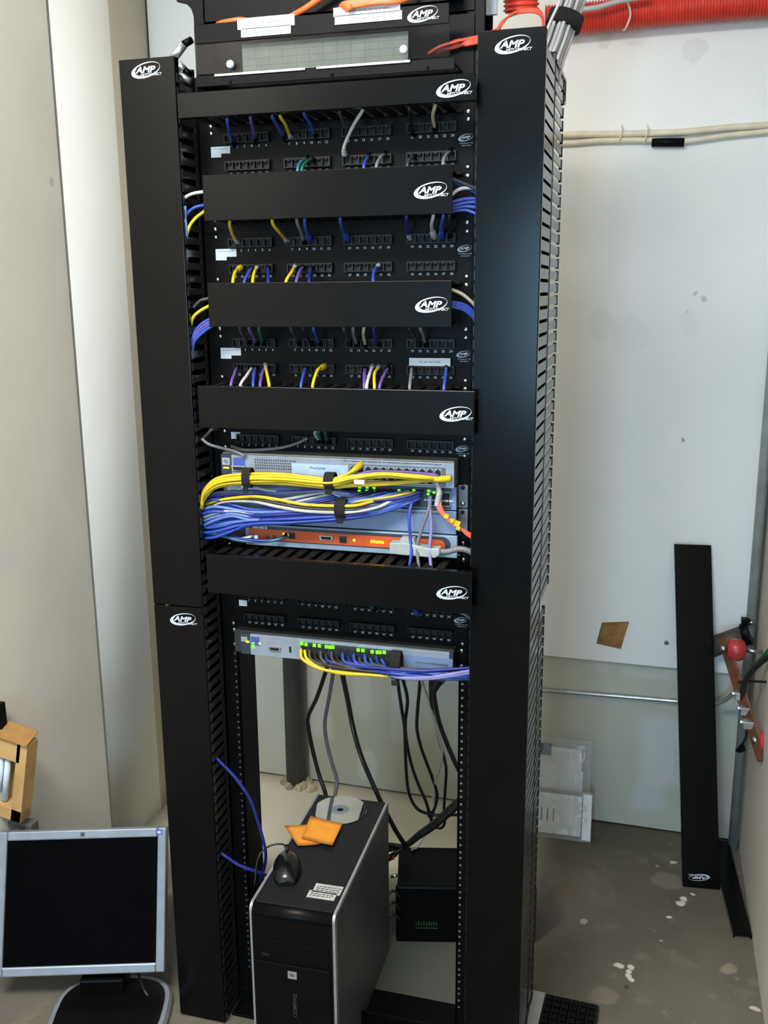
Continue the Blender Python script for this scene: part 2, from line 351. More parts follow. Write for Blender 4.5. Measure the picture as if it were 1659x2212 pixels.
# ------------------------------------------------------------------ ceiling lamps (above the frame)
TUBE = mat('tube_glow', (255, 246, 230), .4, 0, .01, 5, emit=3)
for nm, x0, x1, y0, y1, alongx in (('left', -500, -200, -560, 660, 0), ('front', -520, 720, -1100, -800, 1), ('rear', -920, 320, -1820, -1280, 1)):
    cl = thing('ceiling_light', f'white fluorescent ceiling fitting, {nm} one of the three lamps, above the rack space', 'lamp', ((x0+x1)/2, (y0+y1)/2, 2660))
    MB().box(x0, x1, y0, y1, 2672, 2700).build('housing', CEILM, cl, 3)
    for f in (.3, .7):
        c = (y0+(y1-y0)*f) if alongx else (x0+(x1-x0)*f)
        (MB().cyl((x0+40, c, 2664), (x1-40, c, 2664), 8) if alongx else MB().cyl((c, y0+40, 2664), (c, y1-40, 2664), 8)).build('tube', TUBE, cl)

# ------------------------------------------------------------------ things fixed on the walls
bx0, bx1 = -860, 838
bd = MB().plan([(bx0, WY(bx0)-13), (bx1, WY(bx1)-13), (bx1, WY(bx1)-.5), (bx0, WY(bx0)-.5)], 508, 2640)
tag(bd.build('backboard', BOARD, bevel=1.5, loc=(0, 0, 0)), 'white painted plywood backboard covering the upper back wall', 'board')
def strip(u, v): return P(u, v, WY(0)-14-8)
def wallpt(u, v, d):
    y = 935.
    for _ in range(4): y = WY(P(u, v, y).x)-d
    return P(u, v, y)
tag(MB().tube([wallpt(u, v, 24) for u, v in ((1130, 296), (1228, 291), (1300, 290), (1400, 288), (1480, 285), (1570, 276), (1700, 268))], 8, 10, per=8).build('wall_cable', CREAMC), 'upper of two cream cables strung across the white backboard', 'cable')
tag(MB().tube([wallpt(u, v, 23) for u, v in ((1130, 311), (1228, 309), (1300, 304), (1400, 303), (1480, 305), (1570, 293), (1700, 280))], 7, 10, per=8).build('wall_cable', CREAMC), 'lower of two cream cables on the backboard, passing through a black sleeve', 'cable')
cls = thing('cable_sleeve', 'short black sleeve around the cream cable on the backboard', 'sleeve', wallpt(1443, 308, 24))
a, b = wallpt(1408, 308, 24), wallpt(1478, 308, 24)
MB().cyl(a, b, 10.5, n=16).build('tube', BLACK, cls)
for u in (1345, 1400):
    a = wallpt(u, 283, 24); tag(MB().tube([a+Vector((-2, -3, 12)), a+Vector((0, -12, 0)), a+Vector((-6, -10, -22)), a+Vector((-8, -2, -30))], 2.2, 6).build('cable_tie', CREAMC),
        'left cream tie looped around the two wall cables' if u < 1380 else 'right cream tie looped around the two wall cables, near the black sleeve', 'cable tie')
pt = [wallpt(u, v, 14.5) for u, v in ((1300, 1345), (1359, 1343), (1341, 1402), (1288, 1390))]
mp = MB().add(pt+[p+Vector((0, 1.2, 0)) for p in pt], [(0, 3, 2, 1), (4, 5, 6, 7), (0, 1, 5, 4), (1, 2, 6, 5), (2, 3, 7, 6), (3, 0, 4, 7)])
tag(mp.build('cardboard_patch', BROWN), 'brown four sided scrap stuck low on the white backboard', 'scrap')
tag(MB().tube([wallpt(u, v, 10) for u, v in ((1120, 1487), (1172, 1491), (1300, 1501), (1460, 1515))]+[P(1530, 1524, 900), P(1570, 1510, 860), P(1592, 1488, 800)], 6, 10, per=10).build('conduit', EMT), 'thin bright metal conduit running level along the lower back wall', 'conduit')
cx = PX(1642, 1140, 828)
vc = MB().cyl((832, WY(832)-34, 0), (832, WY(832)-34, 2640), 13, n=16)
tag(vc.build('corner_conduit', mat('grey_conduit', (150, 155, 152), .5, .2, .06, 20)), 'grey vertical conduit standing in the right back corner', 'conduit')
# flat grey pipe behind the rack, its foot packed with foam
px0, px1 = wallpt(613, 1430, 30).x, wallpt(655, 1430, 30).x
gp = thing('wall_pipe', 'dark grey upright pipe entering the floor by the back wall', 'pipe', ((px0+px1)/2, WY(-480)-32, 0))
MB().cyl(((px0+px1)/2, WY(-480)-34, 20), ((px0+px1)/2, WY(-480)-34, 2600), (px1-px0)/2, n=24).build('pipe', PIPEG, gp)
fo = MB()
for k in range(22):
    a = random.uniform(0, 2*math.pi); rr = random.uniform(.6, 1.5); c0 = Vector(((px0+px1)/2+40*rr*math.cos(a), WY(-480)-40+26*rr*math.sin(a), 0)); r = random.uniform(8, 17)
    n = 9; prof = [(-2, r*1.1), (r*.35, r), (r*.8, r*.8), (r*1.2*(2-rr*.7), r*.45), (r*1.3*(2-rr*.7), r*.05)]
    fo.rings([[c0+Vector((q*math.cos(t)*random.uniform(.7, 1.3), q*math.sin(t)*random.uniform(.7, 1.3), h)) for t in (2*math.pi*i/n for i in range(n))] for h, q in prof], smooth=False)
lab(fo.build('foam_packing', FOAM, gp), 'lumpy brown foam around the foot')

# innerduct along the top of the back wall
def corrugated(name, pts, r, m, label, pitch=7):
    path = catmull(pts, 24); L = sum((path[i+1]-path[i]).length for i in range(len(path)-1)); n = int(L/pitch)*4; ps = []; acc = 0; i = 0; step = L/n
    res = [path[0]]; need = step
    for i in range(len(path)-1):
        a, b = path[i], path[i+1]; d = (b-a).length
        while need <= d: res.append(a+(b-a)*(need/d)); need += step
        need -= d
    mb = MB(); t0 = (res[1]-res[0]).normalized(); nr = t0.cross(Vector((0, 0, 1))).normalized(); rings = []
    for i, p in enumerate(res):
        t = (res[min(i+1, len(res)-1)]-res[max(i-1, 0)]).normalized(); nr = (nr-t*nr.dot(t)).normalized(); bn = t.cross(nr)
        rr = r*(1.0 if i % 4 < 2 else .90); rings.append([p+rr*(math.cos(q)*nr+math.sin(q)*bn) for q in (2*math.pi*k/20 for k in range(20))])
    mb.rings(rings); return tag(mb.build(name, m), label, 'innerduct')
a = P(1235, 42, 890); b = P(1700, -1, 880)
corrugated('innerduct', [P(1178, 46, 886), a, (a+b)/2+Vector((0, 0, 2)), b], 36, DUCT, 'orange red corrugated innerduct running along the top of the back wall')
corrugated('innerduct', [P(1125, -60, 130), P(1126, -10, 130), P(1126, 30, 135)], 31, DUCT, 'short orange corrugated innerduct end hanging above the right cable manager')
tag(MB().tube([P(1352, -6, 850), P(1362, 30, 842), P(1352, 60, 845), P(1346, 66, 870)], 2.4, 6).build('cable_tie', CREAMC), 'pale tie hanging around the red innerduct at top right', 'cable tie')
tag(MB().tube([P(u, v, 820) for u, v in ((1240, 22), (1290, 16), (1340, 2), (1400, -8))], 6, 8).build('wall_cable', C['white']), 'white cable lying over the red innerduct at top right', 'cable')

# ground bar on the right wall
gb = thing('ground_bar', 'copper ground bar on red stand-offs on the right wall', 'ground bar', P(1605, 1500, 690))
e1, e2 = P(1558, 1376, 800), P(1645, 1642, 590)
d = (e2-e1); wv = Vector((0, .45, .89)); wv = (wv-d.normalized()*wv.dot(d.normalized())).normalized()*26
MB().obox(e1-wv/2, d, wv, Vector((6, 0, 0))).build('bar', COPPER, gb, 1)
for u, v, yy in ((1571, 1402, 770), (1640, 1600, 625)):
    c0 = P(u, v, yy); L = RX-c0.x
    MB().lathe(c0, (1, 0, 0), [(0, 17), (3, 23), (12, 27.5), (22, 29), (32, 27.5), (40, 23), (43, 15)], 20).build('standoff_insulator', RED, gb)
    MB().cyl(c0+Vector((42, 0, 0)), (RX, c0.y, c0.z), 5).build('stud', STEEL, gb); MB().cyl(c0+Vector((-16, 0, 0)), c0+Vector((-2, 0, 0)), 9, 9, 6).build('bolt', STEEL, gb)
for u, v, yy in ((1600, 1503, 700), (1612, 1535, 675), (1618, 1565, 650)):
    c0 = P(u, v, yy); MB().box(c0.x-14, c0.x+10, c0.y-10, c0.y+10, c0.z-10, c0.z+10).cyl(c0+Vector((-22, 0, 4)), c0+Vector((-10, 0, 4)), 6, 6, 6).build('clamp_lug', EMT, gb, 2)
def cable(label, mt, pts, r, name='cable', cat='cable', group=None, n=8, per=6):
    return tag(MB().tube(pts, r, n, per=per).build(name, mt), label, cat, group)
cable('thick black ground cable curving up the right wall from the copper bar', C['black'], [P(1603, 1512, 695), P(1606, 1485, 690), P(1620, 1455, 670), P(1645, 1430, 640), P(1690, 1395, 600)], 7, 'ground_cable')
cable('thin black wire running right from the copper bar', C['black'], [P(1596, 1474, 710), P(1612, 1470, 700), P(1630, 1472, 680), P(1690, 1474, 620)], 3.2, 'ground_cable')
cable('green ground wire beside the thick black cable on the right wall', GREENW, [P(1622, 1448, 680), P(1640, 1425, 655), P(1690, 1370, 610)], 3.2, 'ground_cable')
cable('short dangling black wire end under the copper bar', C['black'], [P(1614, 1570, 655), P(1612, 1590, 660), P(1606, 1604, 665)], 3, 'ground_cable')
tg = [P(1606, 1602, 665), P(1611, 1622, 665), P(1597, 1627, 665), P(1588, 1622, 665)]
tag(MB().add(tg+[p+Vector((0, 3, 0)) for p in tg], [(0, 3, 2, 1), (4, 5, 6, 7), (0, 1, 5, 4), (1, 2, 6, 5), (2, 3, 7, 6), (3, 0, 4, 7)]).build('hang_tag', BLACK), 'small black tag hanging below the copper ground bar', 'tag')
ps = thing('pipe_stub', 'dark grey pipe stub with clamp sticking out behind the leaning cover', 'pipe', P(1590, 1380, 895))
p0, p1 = P(1522, 1404, 902), P(1620, 1368, 888)
MB().cyl(p0, p1, 27, n=24).build('pipe', PIPEG, ps)
MB().cyl(p1+(p0-p1)*.16+Vector((0, 0, 3)), p1, 30, n=24).box(p1.x-24, p1.x-2, p1.y-12, p1.y+12, p1.z+26, p1.z+40).build('clamp', BLACK, ps, 1)
MB().cyl(p1+Vector((-6, -8, 32)), p1+Vector((8, -8, 34)), 5, 5, 8).build('bolt', STEEL, ps)

# ------------------------------------------------------------------ the rack
rack = thing('equipment_rack', 'tall black two-post equipment rack standing in the middle', 'rack', (0, 40, 0))
RT_ = 2134
for s in (-1, 1):
    xo, xi = (257, 225); m = MB()
    X = lambda a: s*a
    for x0, x1, y0, y1 in ((225, 257, 0, 4), (225, 257, 76, 80), (225, 229, 0, 80)):
        m.box(min(X(x0), X(x1)), max(X(x0), X(x1)), y0, y1, 6, RT_)
    m.build('post', BLACK, rack, 1)
    h = MB(); z = 90; k = 0
    while z < 2100:
        h.cyl((X(232.5), -.5, z), (X(232.5), .3, z), 2.4, n=8); z += (15.875, 15.875, 12.7)[k % 3]; k += 1
    lab(h.build('mounting_holes', STEEL if s > 0 else DARKINK, rack), 'column of threaded holes down the post')  # right column is bright steel to paint in thread glints, left is dark
    h2 = MB()
    for q in range(24): h2.cyl((X(224.6), 24, 150+q*83), (X(225.2), 24, 150+q*83), 5, n=10)
    h2.build('side_holes', HOLE, rack)
MB().box(-257, 257, 4, 76, RT_-6, RT_).box(-257, 257, 4, 8, RT_-80, RT_-6).build('top_angle', BLACK, rack, 1)
MB().box(-257, 257, -48, -2, 0, 6).box(-257, 257, -6, -2, 6, 40).build('base_angle', BLACK, rack, 1)
MB().box(-257, 257, 0, 104, 0, 6).build('base_plate', BLACK, rack, 1)

# vertical cable managers
def comb(x, y0, y1, z0, z1, tip=1, thick=3, pitch=U/2, fing=16.6, root=8):
    m = MB()
    m.box(x-thick/2, x+thick/2, y1-root, y1, z0, z1)
    z = z0+4
    while z+fing < z1:
        m.box(x-thick/2, x+thick/2, y0, y1-root+1, z, z+fing)
        if tip: m.box(x-thick/2-1, x+thick/2+1, y0-1, y0+6, z-1.6, z+fing+1.6)
        z += pitch
    return m
def vmanager(s, label, covers, rear):
    t = thing('vertical_cable_manager', label, 'cable manager', (s*312, 40, 0), group='vertical cable managers')
    xi, xo = s*259.5, s*365
    xa, xb = min(xi, xo), max(xi, xo)
    for z0, z1, lg in covers:
        c = MB().box(xa, xb, -76, -73.5, z0, z1).box(xa, xa+2.5, -74, -60, z0, z1).box(xb-2.5, xb, -74, -60, z0, z1)
        cv = c.build('cover', COVERM, t, 2.2, seg=3)
        if lg: lab(logo(MB(), lg[0], -76.2, lg[1], 58).build('logo', WHITEINK, cv), 'white oval logo with slanted lettering')
    MB().box(xa, xb, 71, 76, 0, 1912).box(xa+8, xa+12, 0, 72, 0, 1912).build('spine', BLACK, t, 1)
    comb(xo-s*2, -70, 72, 6, 1908).build('outer_fingers', FINGER, t)
    comb(xi+s*1, -70, -3, 6, 1908, pitch=U/2, fing=12).build('inner_fingers', FINGER, t)
    for z0, z1, yb in rear:
        m = comb(xo-s*2, 78, yb, z0, z1, 0, root=1)
        # rear channel: fingers hooked at their free end
        m = MB(); z = z0+4
        while z+15 < z1:
            m.box(xo-s*2-1.5, xo-s*2+1.5, 76, yb, z, z+14); m.box(xo-s*2-3, xo-s*2+3, yb-5, yb, z-2, z+16); z += U/2
        m.build('rear_fingers', FINGER, t)
    MB().box(xa, xb, 76, 80, 0, 1905).build('rear_plate', BLACK, t)
    return t
vmanager(-1, 'left black vertical cable manager with two stacked covers, nearest the left wall', [(936, 1916, (-313, 1897)), (4, 934, (-303, 909))], [(6, 1900, 200)])
vmanager(1, 'right black vertical cable manager with one long cover and exposed side fingers', [(4, 1916, (315, 1893))], [(940, 1905, 226), (6, 936, 165)])
hk = MB().box(361, 367, 80, 246, 1896, 1902).box(361, 367, 241, 246, 1858, 1902).box(361, 367, 222, 246, 1858, 1863)
tag(hk.build('finger_hook', FINGER, bevel=1), 'grey hooked bracket at the top rear of the right cable manager', 'bracket')

# horizontal cable managers
ORD = ['topmost', 'second', 'third', 'fourth', 'lowest']
def hmanager(i, ztop, units, x0, x1, ch, label, lx):
    t = thing('horizontal_cable_manager', label, 'cable manager', (0, 0, ztop-units*U), group='horizontal cable managers')
    zb = ztop-units*U
    MB().box(-241.3, 241.3, -3, -.6, zb+.05, ztop-.05).build('backplate', BLACK, t)
    cv = MB().box(x0, x1, -105.5, -103, ztop-ch, ztop).box(x0, x1, -104, -92, ztop-2, ztop).box(x0, x1, -104, -92, ztop-ch, ztop-ch+2)
    cv = cv.build('cover', COVERM, t, 1.2)
    lab(logo(MB(), lx, -105.7, ztop-ch/2-1, 57).build('logo', WHITEINK, cv), 'white oval logo with slanted lettering')
    for zz, nm in ((ztop-5, 'top_fingers'), (ztop-ch+1.5, 'bottom_fingers')):    # slotted duct, open towards the cords
        m = MB(); xx0, xx1 = max(x0, -228)+4, min(x1, 228)-4; n = 18; pw = (xx1-xx0)/n
        for k in range(n): m.box(xx0+k*pw, xx0+k*pw+pw*.58, -94, -3, zz, zz+3)
        m.box(xx0, xx1, -10, -3, zz, zz+3)
        m.build(nm, DUST, t)
    for x in (-232.5, 232.5):
        for z in (zb+7, ztop-7): screw(t, x, -3, z)
hmanager(0, Z4+11*U-2, 1, -243, 262, 40, 'topmost black cable manager, a narrow bar under the fibre panel', 229)
hmanager(1, Z4+8*U, 2, -204, 228, 75, 'black horizontal cable manager below the topmost patch panel, blue cords leaving its right end', 193)
hmanager(2, Z4+4*U, 2, -204, 228, 75, 'black horizontal cable manager below the second patch panel from the top', 195)
hmanager(3, Z4, 2, -233, 268, 75, 'wide black horizontal cable manager above the upper grey switch', 237)
hmanager(4, Z4-7*U, 2, -233, 268, 75, 'wide black horizontal cable manager below the orange fronted appliance', 233)

# patch panels
GX = [(-197, -128), (-84.5, -15.5), (23, 94), (136.5, 206)]
def ppanel(ztop, units, label, sticker, catlines=(('Category 5e', 52), ('System', 34))):
    zb = ztop-units*U; t = thing('patch_bay', label, 'patch panel', (0, 0, zb), group='black patch panels')
    fp = MB().box(-241.3, 241.3, -2, -.4, zb+.05, ztop-.05)
    fp.build('faceplate', BLACK, t)
    rows = [ztop-30.7, ztop-76.5] if units == 2 else [zb+13]
    n = 1
    for ri, zr in enumerate(rows):
        for a, b in GX:
            pc = (b-a)/5; jb = MB(); num = MB(); x0, x1 = a-pc/2-1, b+pc/2+1; z0, z1 = zr+5, zr+21
            jb.box(x0, x1, -4, -2, z0, z1, 1)
            jb.box(x0, x1, -11, -3, z0, z0+1.5).box(x0, x1, -11, -3, z1-2.5, z1)
            for k in range(7):
                xx = a+(k-.5)*pc; jb.box(xx-1.1, xx+1.1, -11, -3, z0+1.5, z1-2.5)
            for k in range(6): jb.box(a+k*pc-3, a+k*pc+3, -10, -4, z1-4.6, z1-2.5)
            jb.build('jack_block', [JACK, HOLE], t)
            for k in range(6):
                put_text(num, str(n), a+k*pc, -2.2, zr, 4.4, 0, .02); n += 1
            lab(num.build('port_numbers', WHITEINK, t), 'white printed port numbers')
    lab(logo(MB(), 228.5, -2.1, (ztop+zb)/2+9 if units == 2 else zb+20, 26, small=catlines).build('logo', WHITEINK, t), 'small white oval logo over two lines of print')
    for x in (-232.5, 232.5):
        for z in (zb+7, ztop-7): screw(t, x, -2, z, 3.6)
    if sticker:
        x0, x1, z0, z1, notch = sticker
        st = MB()
        if notch: st.prism([(x0, z0), ((x0+x1)/2+1, z0), ((x0+x1)/2+1, z0+notch), (x1, z0+notch), (x1, z1), (x0, z1)], -2.7, -2)
        else: st.box(x0, x1, -2.7, -2, z0, z1)
        s_ = lab(st.build('sticker', PAPER, t), 'white paper sticker')
        if notch: strokes(MB(), x0+4, x1-4, -2.9, z1-4, 1.2, 0, int(ztop)).build('print', GREYINK, s_)
    return t
pz = [Z4+10*U, Z4+6*U, Z4+2*U, Z4-2*U, Z4-9*U]
ppanel(pz[0], 2, 'topmost black 48-port patch panel with a white grey and purple cord plugged in', (-234, -197, 1761, 1779, 6))
ppanel(pz[1], 2, 'second black 48-port patch panel from the top, with booted yellow and blue cords', (-234, -193, 1583, 1603, 6))
p3 = ppanel(pz[2], 2, 'third black 48-port patch panel, with a long white label at its right', (-233, -192, 1405, 1425, 6))
a, b = P(884, 773, -11), P(973, 791, -11)
st = lab(MB().box(a.x, b.x, -12, -9, b.z, a.z).build('label_strip', PAPER, p3), 'long white paper label above the last ports')
strokes(MB(), a.x+18, b.x-18, -12.3, (a.z+b.z)/2, 2.2, 0, 5).build('print', GREYINK, st)
ppanel(pz[3], 1, 'black 24-port patch panel just above the upper grey switch', (-219, -200, 1254, 1267, 0))
ppanel(pz[4], 2, 'lowest black 48-port patch panel, nearly without cords', (-218, -201, 920, 932, 0))

# fibre enclosure on top
fb = thing('fibre_enclosure', 'black fibre enclosure with a smoked window at the top of the rack', 'fibre panel', (0, 0, 1866))
MB().box(-241, 241, -3, 0, 1864, 1962).box(-225, 225, -2, 180, 1866, 1869).box(-225, 225, -2, 180, 1959, 1962).box(-225, -222, -60, 180, 1866, 1962).box(222, 225, -2, 180, 1866, 1962).build('enclosure', BLACK, fb, .6)
MB().box(-226, 222, -64, -2, 1872, 1876).box(-226, 222, -66, -62, 1866, 1884).build('tray_lip', BLACK, fb, 1)
lp = MB().box(-190, -28, -69, -66, 1880.5, 1884).box(-8, 150, -69, -66, 1880.5, 1884); lab(lp.build('lip_edge', SILVER, fb), 'worn bright edge of the tray lip')
MB().box(-148, 141, -46, -44, 1888, 1932).build('port_chart', GRID, fb)
gl = MB()
for k in range(13): gl.box(-147.5+k*24, -147.1+k*24, -46.4, -46, 1888, 1932)
for k in range(3): gl.box(-148, 141, -46.4, -46, 1898+k*11, 1898.4+k*11)
strokes(gl, -140, 135, -46.4, 1925, 1.6, 0, 3); gl.build('chart_lines', GREYINK, fb)
dr = MB().box(-228, 212, -62, -60, 1886, 1962).build('smoked_door', SMOKE, fb, .8)
MB().box(-226, 212, -64, -62.2, 1934, 1964).build('door_rail', BLACK, fb, 1)
for x, z in ((-161, 1898), (139, 1900)):
    lab(MB().lathe((x, -62, z), (0, -1, 0), [(0, 5), (2, 6.5), (6, 6.8), (9, 5.5), (10, 1)], 16).build('latch_knob', PAPER, fb), 'white round latch')
lab(logo(MB(), 170, -64.4, 1950, 52).build('logo', WHITEINK, fb), 'white oval logo with slanted lettering')
for (x0, x1, z0, z1, sd) in ((-146, -45, 1950, 1967, 1), (-140, -52, 1938, 1951, 2), (22, 133, 1957, 1970, 3), (24, 136, 1945, 1958, 4)):
    l_ = lab(MB().box(x0, x1, -66, -64.2, z0, z1).build('paper_label', PAPER, fb), 'white printed paper label'); strokes(MB(), x0+20, x1-18, -66.3, (z0+z1)/2, 3.2, 0, sd).build('print', GREYINK, l_)
for x in (-163, 18, 178): screw(fb, x, -66, 1871, 2.6, BLACK)
up = thing('fibre_shelf', 'upper black fibre shelf with a curved left ear at the top edge', 'fibre panel', (0, 0, 1975))
MB().box(-241, 241, -3, 0, 1966, 2064).box(-225, 235, -2, 150, 1966, 1970).box(-225, -222, -30, 150, 1970, 2064).box(-222, 222, -30, -28, 1976, 2064).build('enclosure', BLACK, up, .6)
MB().prism([(-240, 1966), (-222, 1966), (-222, 2016), (-272, 2016), (-270, 2011), (-252, 2006), (-244, 1998), (-240, 1985)], -34, -30).build('ear', BLACK, up, .6)
MB().box(-208, -150, -32, -30.2, 2017, 2035).build('paper_label', PAPER, up)

# ------------------------------------------------------------------ switches and appliances
def rj_ports(parent, xs, y, z0, z1, led=None, mt=JACK):
    for x in xs:
        m = MB().box(x-6.4, x+6.4, y-.6, y+.4, z0, z1, 0).box(x-5, x+5, y-.9, y-.5, z0+2, z1-3.5, 1).box(x-2.4, x+2.4, y-.9, y-.5, z1-3.5, z1-1.4, 1)
        m.build('port', [mt, HOLE], parent)
def leds(parent, pts, mt, name='indicator_light', w=3.4, h=3):
    for x, y, z in pts: MB().box(x-w/2, x+w/2, y-1, y+.3, z-h/2, z+h/2).build(name, mt, parent, .4)
SF = -48      # front of the upper switches
s1 = thing('network_switch', 'upper grey network switch under the thick yellow cords', 'switch', (0, 0, Z4-4*U), group='network switches')
z0, z1 = Z4-4*U+1, Z4-3*U+4
MB().box(-221, 221, SF+8, 250, z0, z1-.5).build('chassis', LIDG, s1, 1)
MB().box(-200, 223, SF, SF+8, z0, z1-3).build('front_bezel', ALU, s1, 1)
MB().box(-222, -200, SF+1, SF+9, z0, z1-3).build('bezel_end', NAVYG, s1, 1)
MB().box(-219, -203, SF-.3, SF+1, z0+24, z0+38).build('logo_plate', SILVER, s1, .5)
put_text(MB(), 'hp', -211, SF-.6, z0+31, 9, .25, .02).build('logo', HPBLUE, s1)
MB().box(-196, -172, SF-.4, SF, z0+23, z0+39).build('blue_badge', HPBLUE, s1)
leds(s1, [(-215, SF, z0+19), (-207, SF, z0+19), (-211, SF, z0+19)], LEDA)
vt = MB()
for r in range(4):
    for k in range(18): vt.box(-152+k*4.6-r*.5, -149.2+k*4.6-r*.5, SF-.3, SF+.2, z0+20+r*5, z0+23+r*5)
lab(vt.build('status_grid', DARKINK, s1), 'rows of dark status windows')
strokes(MB(), -160, -92, SF-.3, z0+12, 2.5, 0, 8).build('print', DARKINK, s1)
MB().prism([(-198, z0+14), (-174, z0+14), (-172, z0+24), (-200, z0+24)], SF-2.5, SF).prism([(-195, z0+16), (-177, z0+16), (-175, z0+22), (-197, z0+22)], SF-2.8, SF-2.4, 1).build('console_port', [STEEL, HOLE], s1, .4)
MB().box(-80, 28, SF-.5, SF, z0+8, z0+33).build('pale_panel', PALE, s1)
lab(put_text(MB(), 'ProCurve', -30, SF-.8, z0+26, 4.5, .2, .01, 30).build('logo', DARKINK, s1), 'small printed name')
strokes(MB(), 20, 200, SF-.3, z1-6, 1.6, 0, 9).build('print', DARKINK, s1)
MB().box(30, 208, SF-.4, SF+.2, z0+2, z0+36).build('port_field', mat('port_field_grey', (84, 92, 104), .45, .1, .05, 40), s1)
rj_ports(s1, [38+k*14.2 for k in range(12)], SF-.6, z0+20, z0+34, mt=ALU); rj_ports(s1, [38+k*14.2 for k in range(12)], SF-.6, z0+4, z0+18, mt=ALU)
for x in (-232, 232): MB().box(x-10, x+10, -2.6, -.4, z0, z1-4).build('ear', BLACK, s1, .5)

s2 = thing('network_switch', 'second grey network switch, half hidden by blue cords, with clear fibre boots', 'switch', (0, 0, Z4-5*U), group='network switches')
z0, z1 = Z4-5*U+1, Z4-4*U-1; F2 = -26
MB().box(-221, 221, F2+8, 250, z0, z1).build('chassis', LIDD, s2, 1)
MB().box(-222, 223, F2, F2+8, z0, z1).build('front_bezel', BLUEG, s2, 1)
MB().box(8, 214, F2-.4, F2+.2, z0+2, z0+40).build('port_field', NAVYG, s2)
rj_ports(s2, [16+k*12.4 for k in range(12)], F2-.6, z0+22, z0+36, mt=LIDD); rj_ports(s2, [16+k*12.4 for k in range(12)], F2-.6, z0+4, z0+18, mt=LIDD)
for x in (180, 204): MB().box(x-9, x+9, F2-1.4, F2, z0+6, z0+34).box(x-7, x+7, F2-1.7, F2-1.3, z0+8, z0+31, 1).build('module_slot', [BLUEG, HOLE], s2)
strokes(MB(), 165, 218, F2-2, z0+17, 3.5, 0, 21).build('print', WHITEINK, s2)
def ledat(u, v, y, dz=0): p = P(u, v, y); return (p.x, y, p.z+dz)
leds(s2, [ledat(u+a, v+b, F2-3) for u, v in ((777, 1057), (793, 1057), (808, 1058), (894, 1063), (926, 1064)) for a, b in ((0, -4), (-1, 3))]+[ledat(862, 1059, F2-3), ledat(938, 1064, F2-3)], LEDG, w=5, h=3.4)
leds(s2, [ledat(533, v, F2) for v in (1052, 1057, 1062)]+[ledat(524, 1052, F2)], LEDG, w=4.5, h=2)
for x in (-230, 230): 
    e_ = lab(MB().box(x-9.5, x+9.5, -3.4, -.6, z0, z1).build('ear', mat('grey_ear', (112, 116, 122), .4, .5, .05, 30), s2, .6), 'grey mounting ear')
    MB().cyl((x, -3.6, z1-5), (x, -3.2, z1-5), 4.2, n=14).build('slot', HOLE, e_); screw(s2, x, -3.4, z0+8, 4.4)

s2b = thing('power_shelf', 'plain blue grey blank fronted unit below the second switch', 'rack unit', (0, 0, Z4-6*U))
z0, z1 = Z4-6*U+1, Z4-5*U-1
MB().box(-221, 221, F2+6, 200, z0, z1).build('chassis', LIDD, s2b, 1); MB().box(-222, 223, F2, F2+6, z0, z1).build('front_panel', BLUEG, s2b, 1)
strokes(MB(), 96, 200, F2-.3, z1-6, 2, 0, 14).build('print', DARKINK, s2b)
for x in (-230, 230):
    e_ = MB().box(x-9.5, x+9.5, -3.4, -.6, z0, z1).build('ear', MATS['grey_ear'], s2b, .6); MB().cyl((x, -3.6, z1-6), (x, -3.2, z1-6), 4.2, n=14).build('slot', HOLE, e_)

ap = thing('network_appliance', 'rack appliance with an orange front and yellow lights', 'appliance', (0, 0, Z4-7*U))
z0, z1 = Z4-7*U+2, Z4-6*U-1; FA = -30
MB().box(-221, 221, FA+9, 260, z0, z1).build('chassis', LIDD, ap, 1)
MB().box(-186, 226, FA, FA+9, z0, z1).build('front_bezel', mat('pale_grey_bezel', (132, 150, 172), .4, .1, .04, 40), ap, 1.5)
def slot(x0, x1, za, zb, r): 
    pts = [(x0, za)]+[(x1-r+r*math.sin(t), (za+zb)/2-math.cos(t)*(zb-za)/2) for t in (math.pi*i/10 for i in range(11))]+[(x0, zb)]
    return pts
MB().prism(slot(-178, 214, z0+10, z1-3, 15), FA-.8, FA).build('dark_recess', NAVYG, ap)
lab(MB().prism(slot(-178, 204, z0+12, z0+33, 10), FA-1.6, FA-.6).build('orange_plate', ORANGE, ap), 'orange faceplate')
strokes(MB(), -170, -140, FA-1.2, z1-6, 4, 0, 4).build('print', WHITEINK, ap)
A_ = lambda u, v: P(u, v, FA-2)
for u, v, w in ((578, 1160, 2.5), (592, 1160, 2.5)): 
    q = A_(u, v); MB().box(q.x-w, q.x+w, FA-2, FA-1.4, q.z-3.5, q.z+3.5).build('button', DARKINK, ap)
for u, v in ((630, 1157), (741, 1166)):
    q = A_(u, v); MB().box(q.x-7, q.x+7, FA-2.4, FA-1.4, q.z-6.5, q.z+6.5).box(q.x-5, q.x+5, FA-2.7, FA-2.3, q.z-5, q.z+3, 1).build('port', [LIDD, HOLE], ap)
q = A_(705, 1163)
MB().prism([(q.x-12, q.z-4), (q.x+12, q.z-4), (q.x+14, q.z+5), (q.x-14, q.z+5)], FA-4, FA-1.4).prism([(q.x-9, q.z-2), (q.x+9, q.z-2), (q.x+10.5, q.z+3.5), (q.x-10.5, q.z+3.5)], FA-4.3, FA-3.9, 1).build('serial_port', [STEEL, HOLE], ap, .5)
leds(ap, [ledat(u, v, FA-2) for u, v in ((613, 1154), (621, 1155), (765, 1167), (803, 1170), (809, 1170), (815, 1171), (821, 1171), (827, 1172))], LEDA, w=4, h=5)
leds(ap, [ledat(553, 1160, FA-2)], LEDB, w=7, h=6)
for x in (-231, 231): MB().box(x-9.5, x+9.5, -3, -.6, z0, z1).build('ear', BLACK, ap, .5); screw(ap, x, -3, z0+22, 4.2)

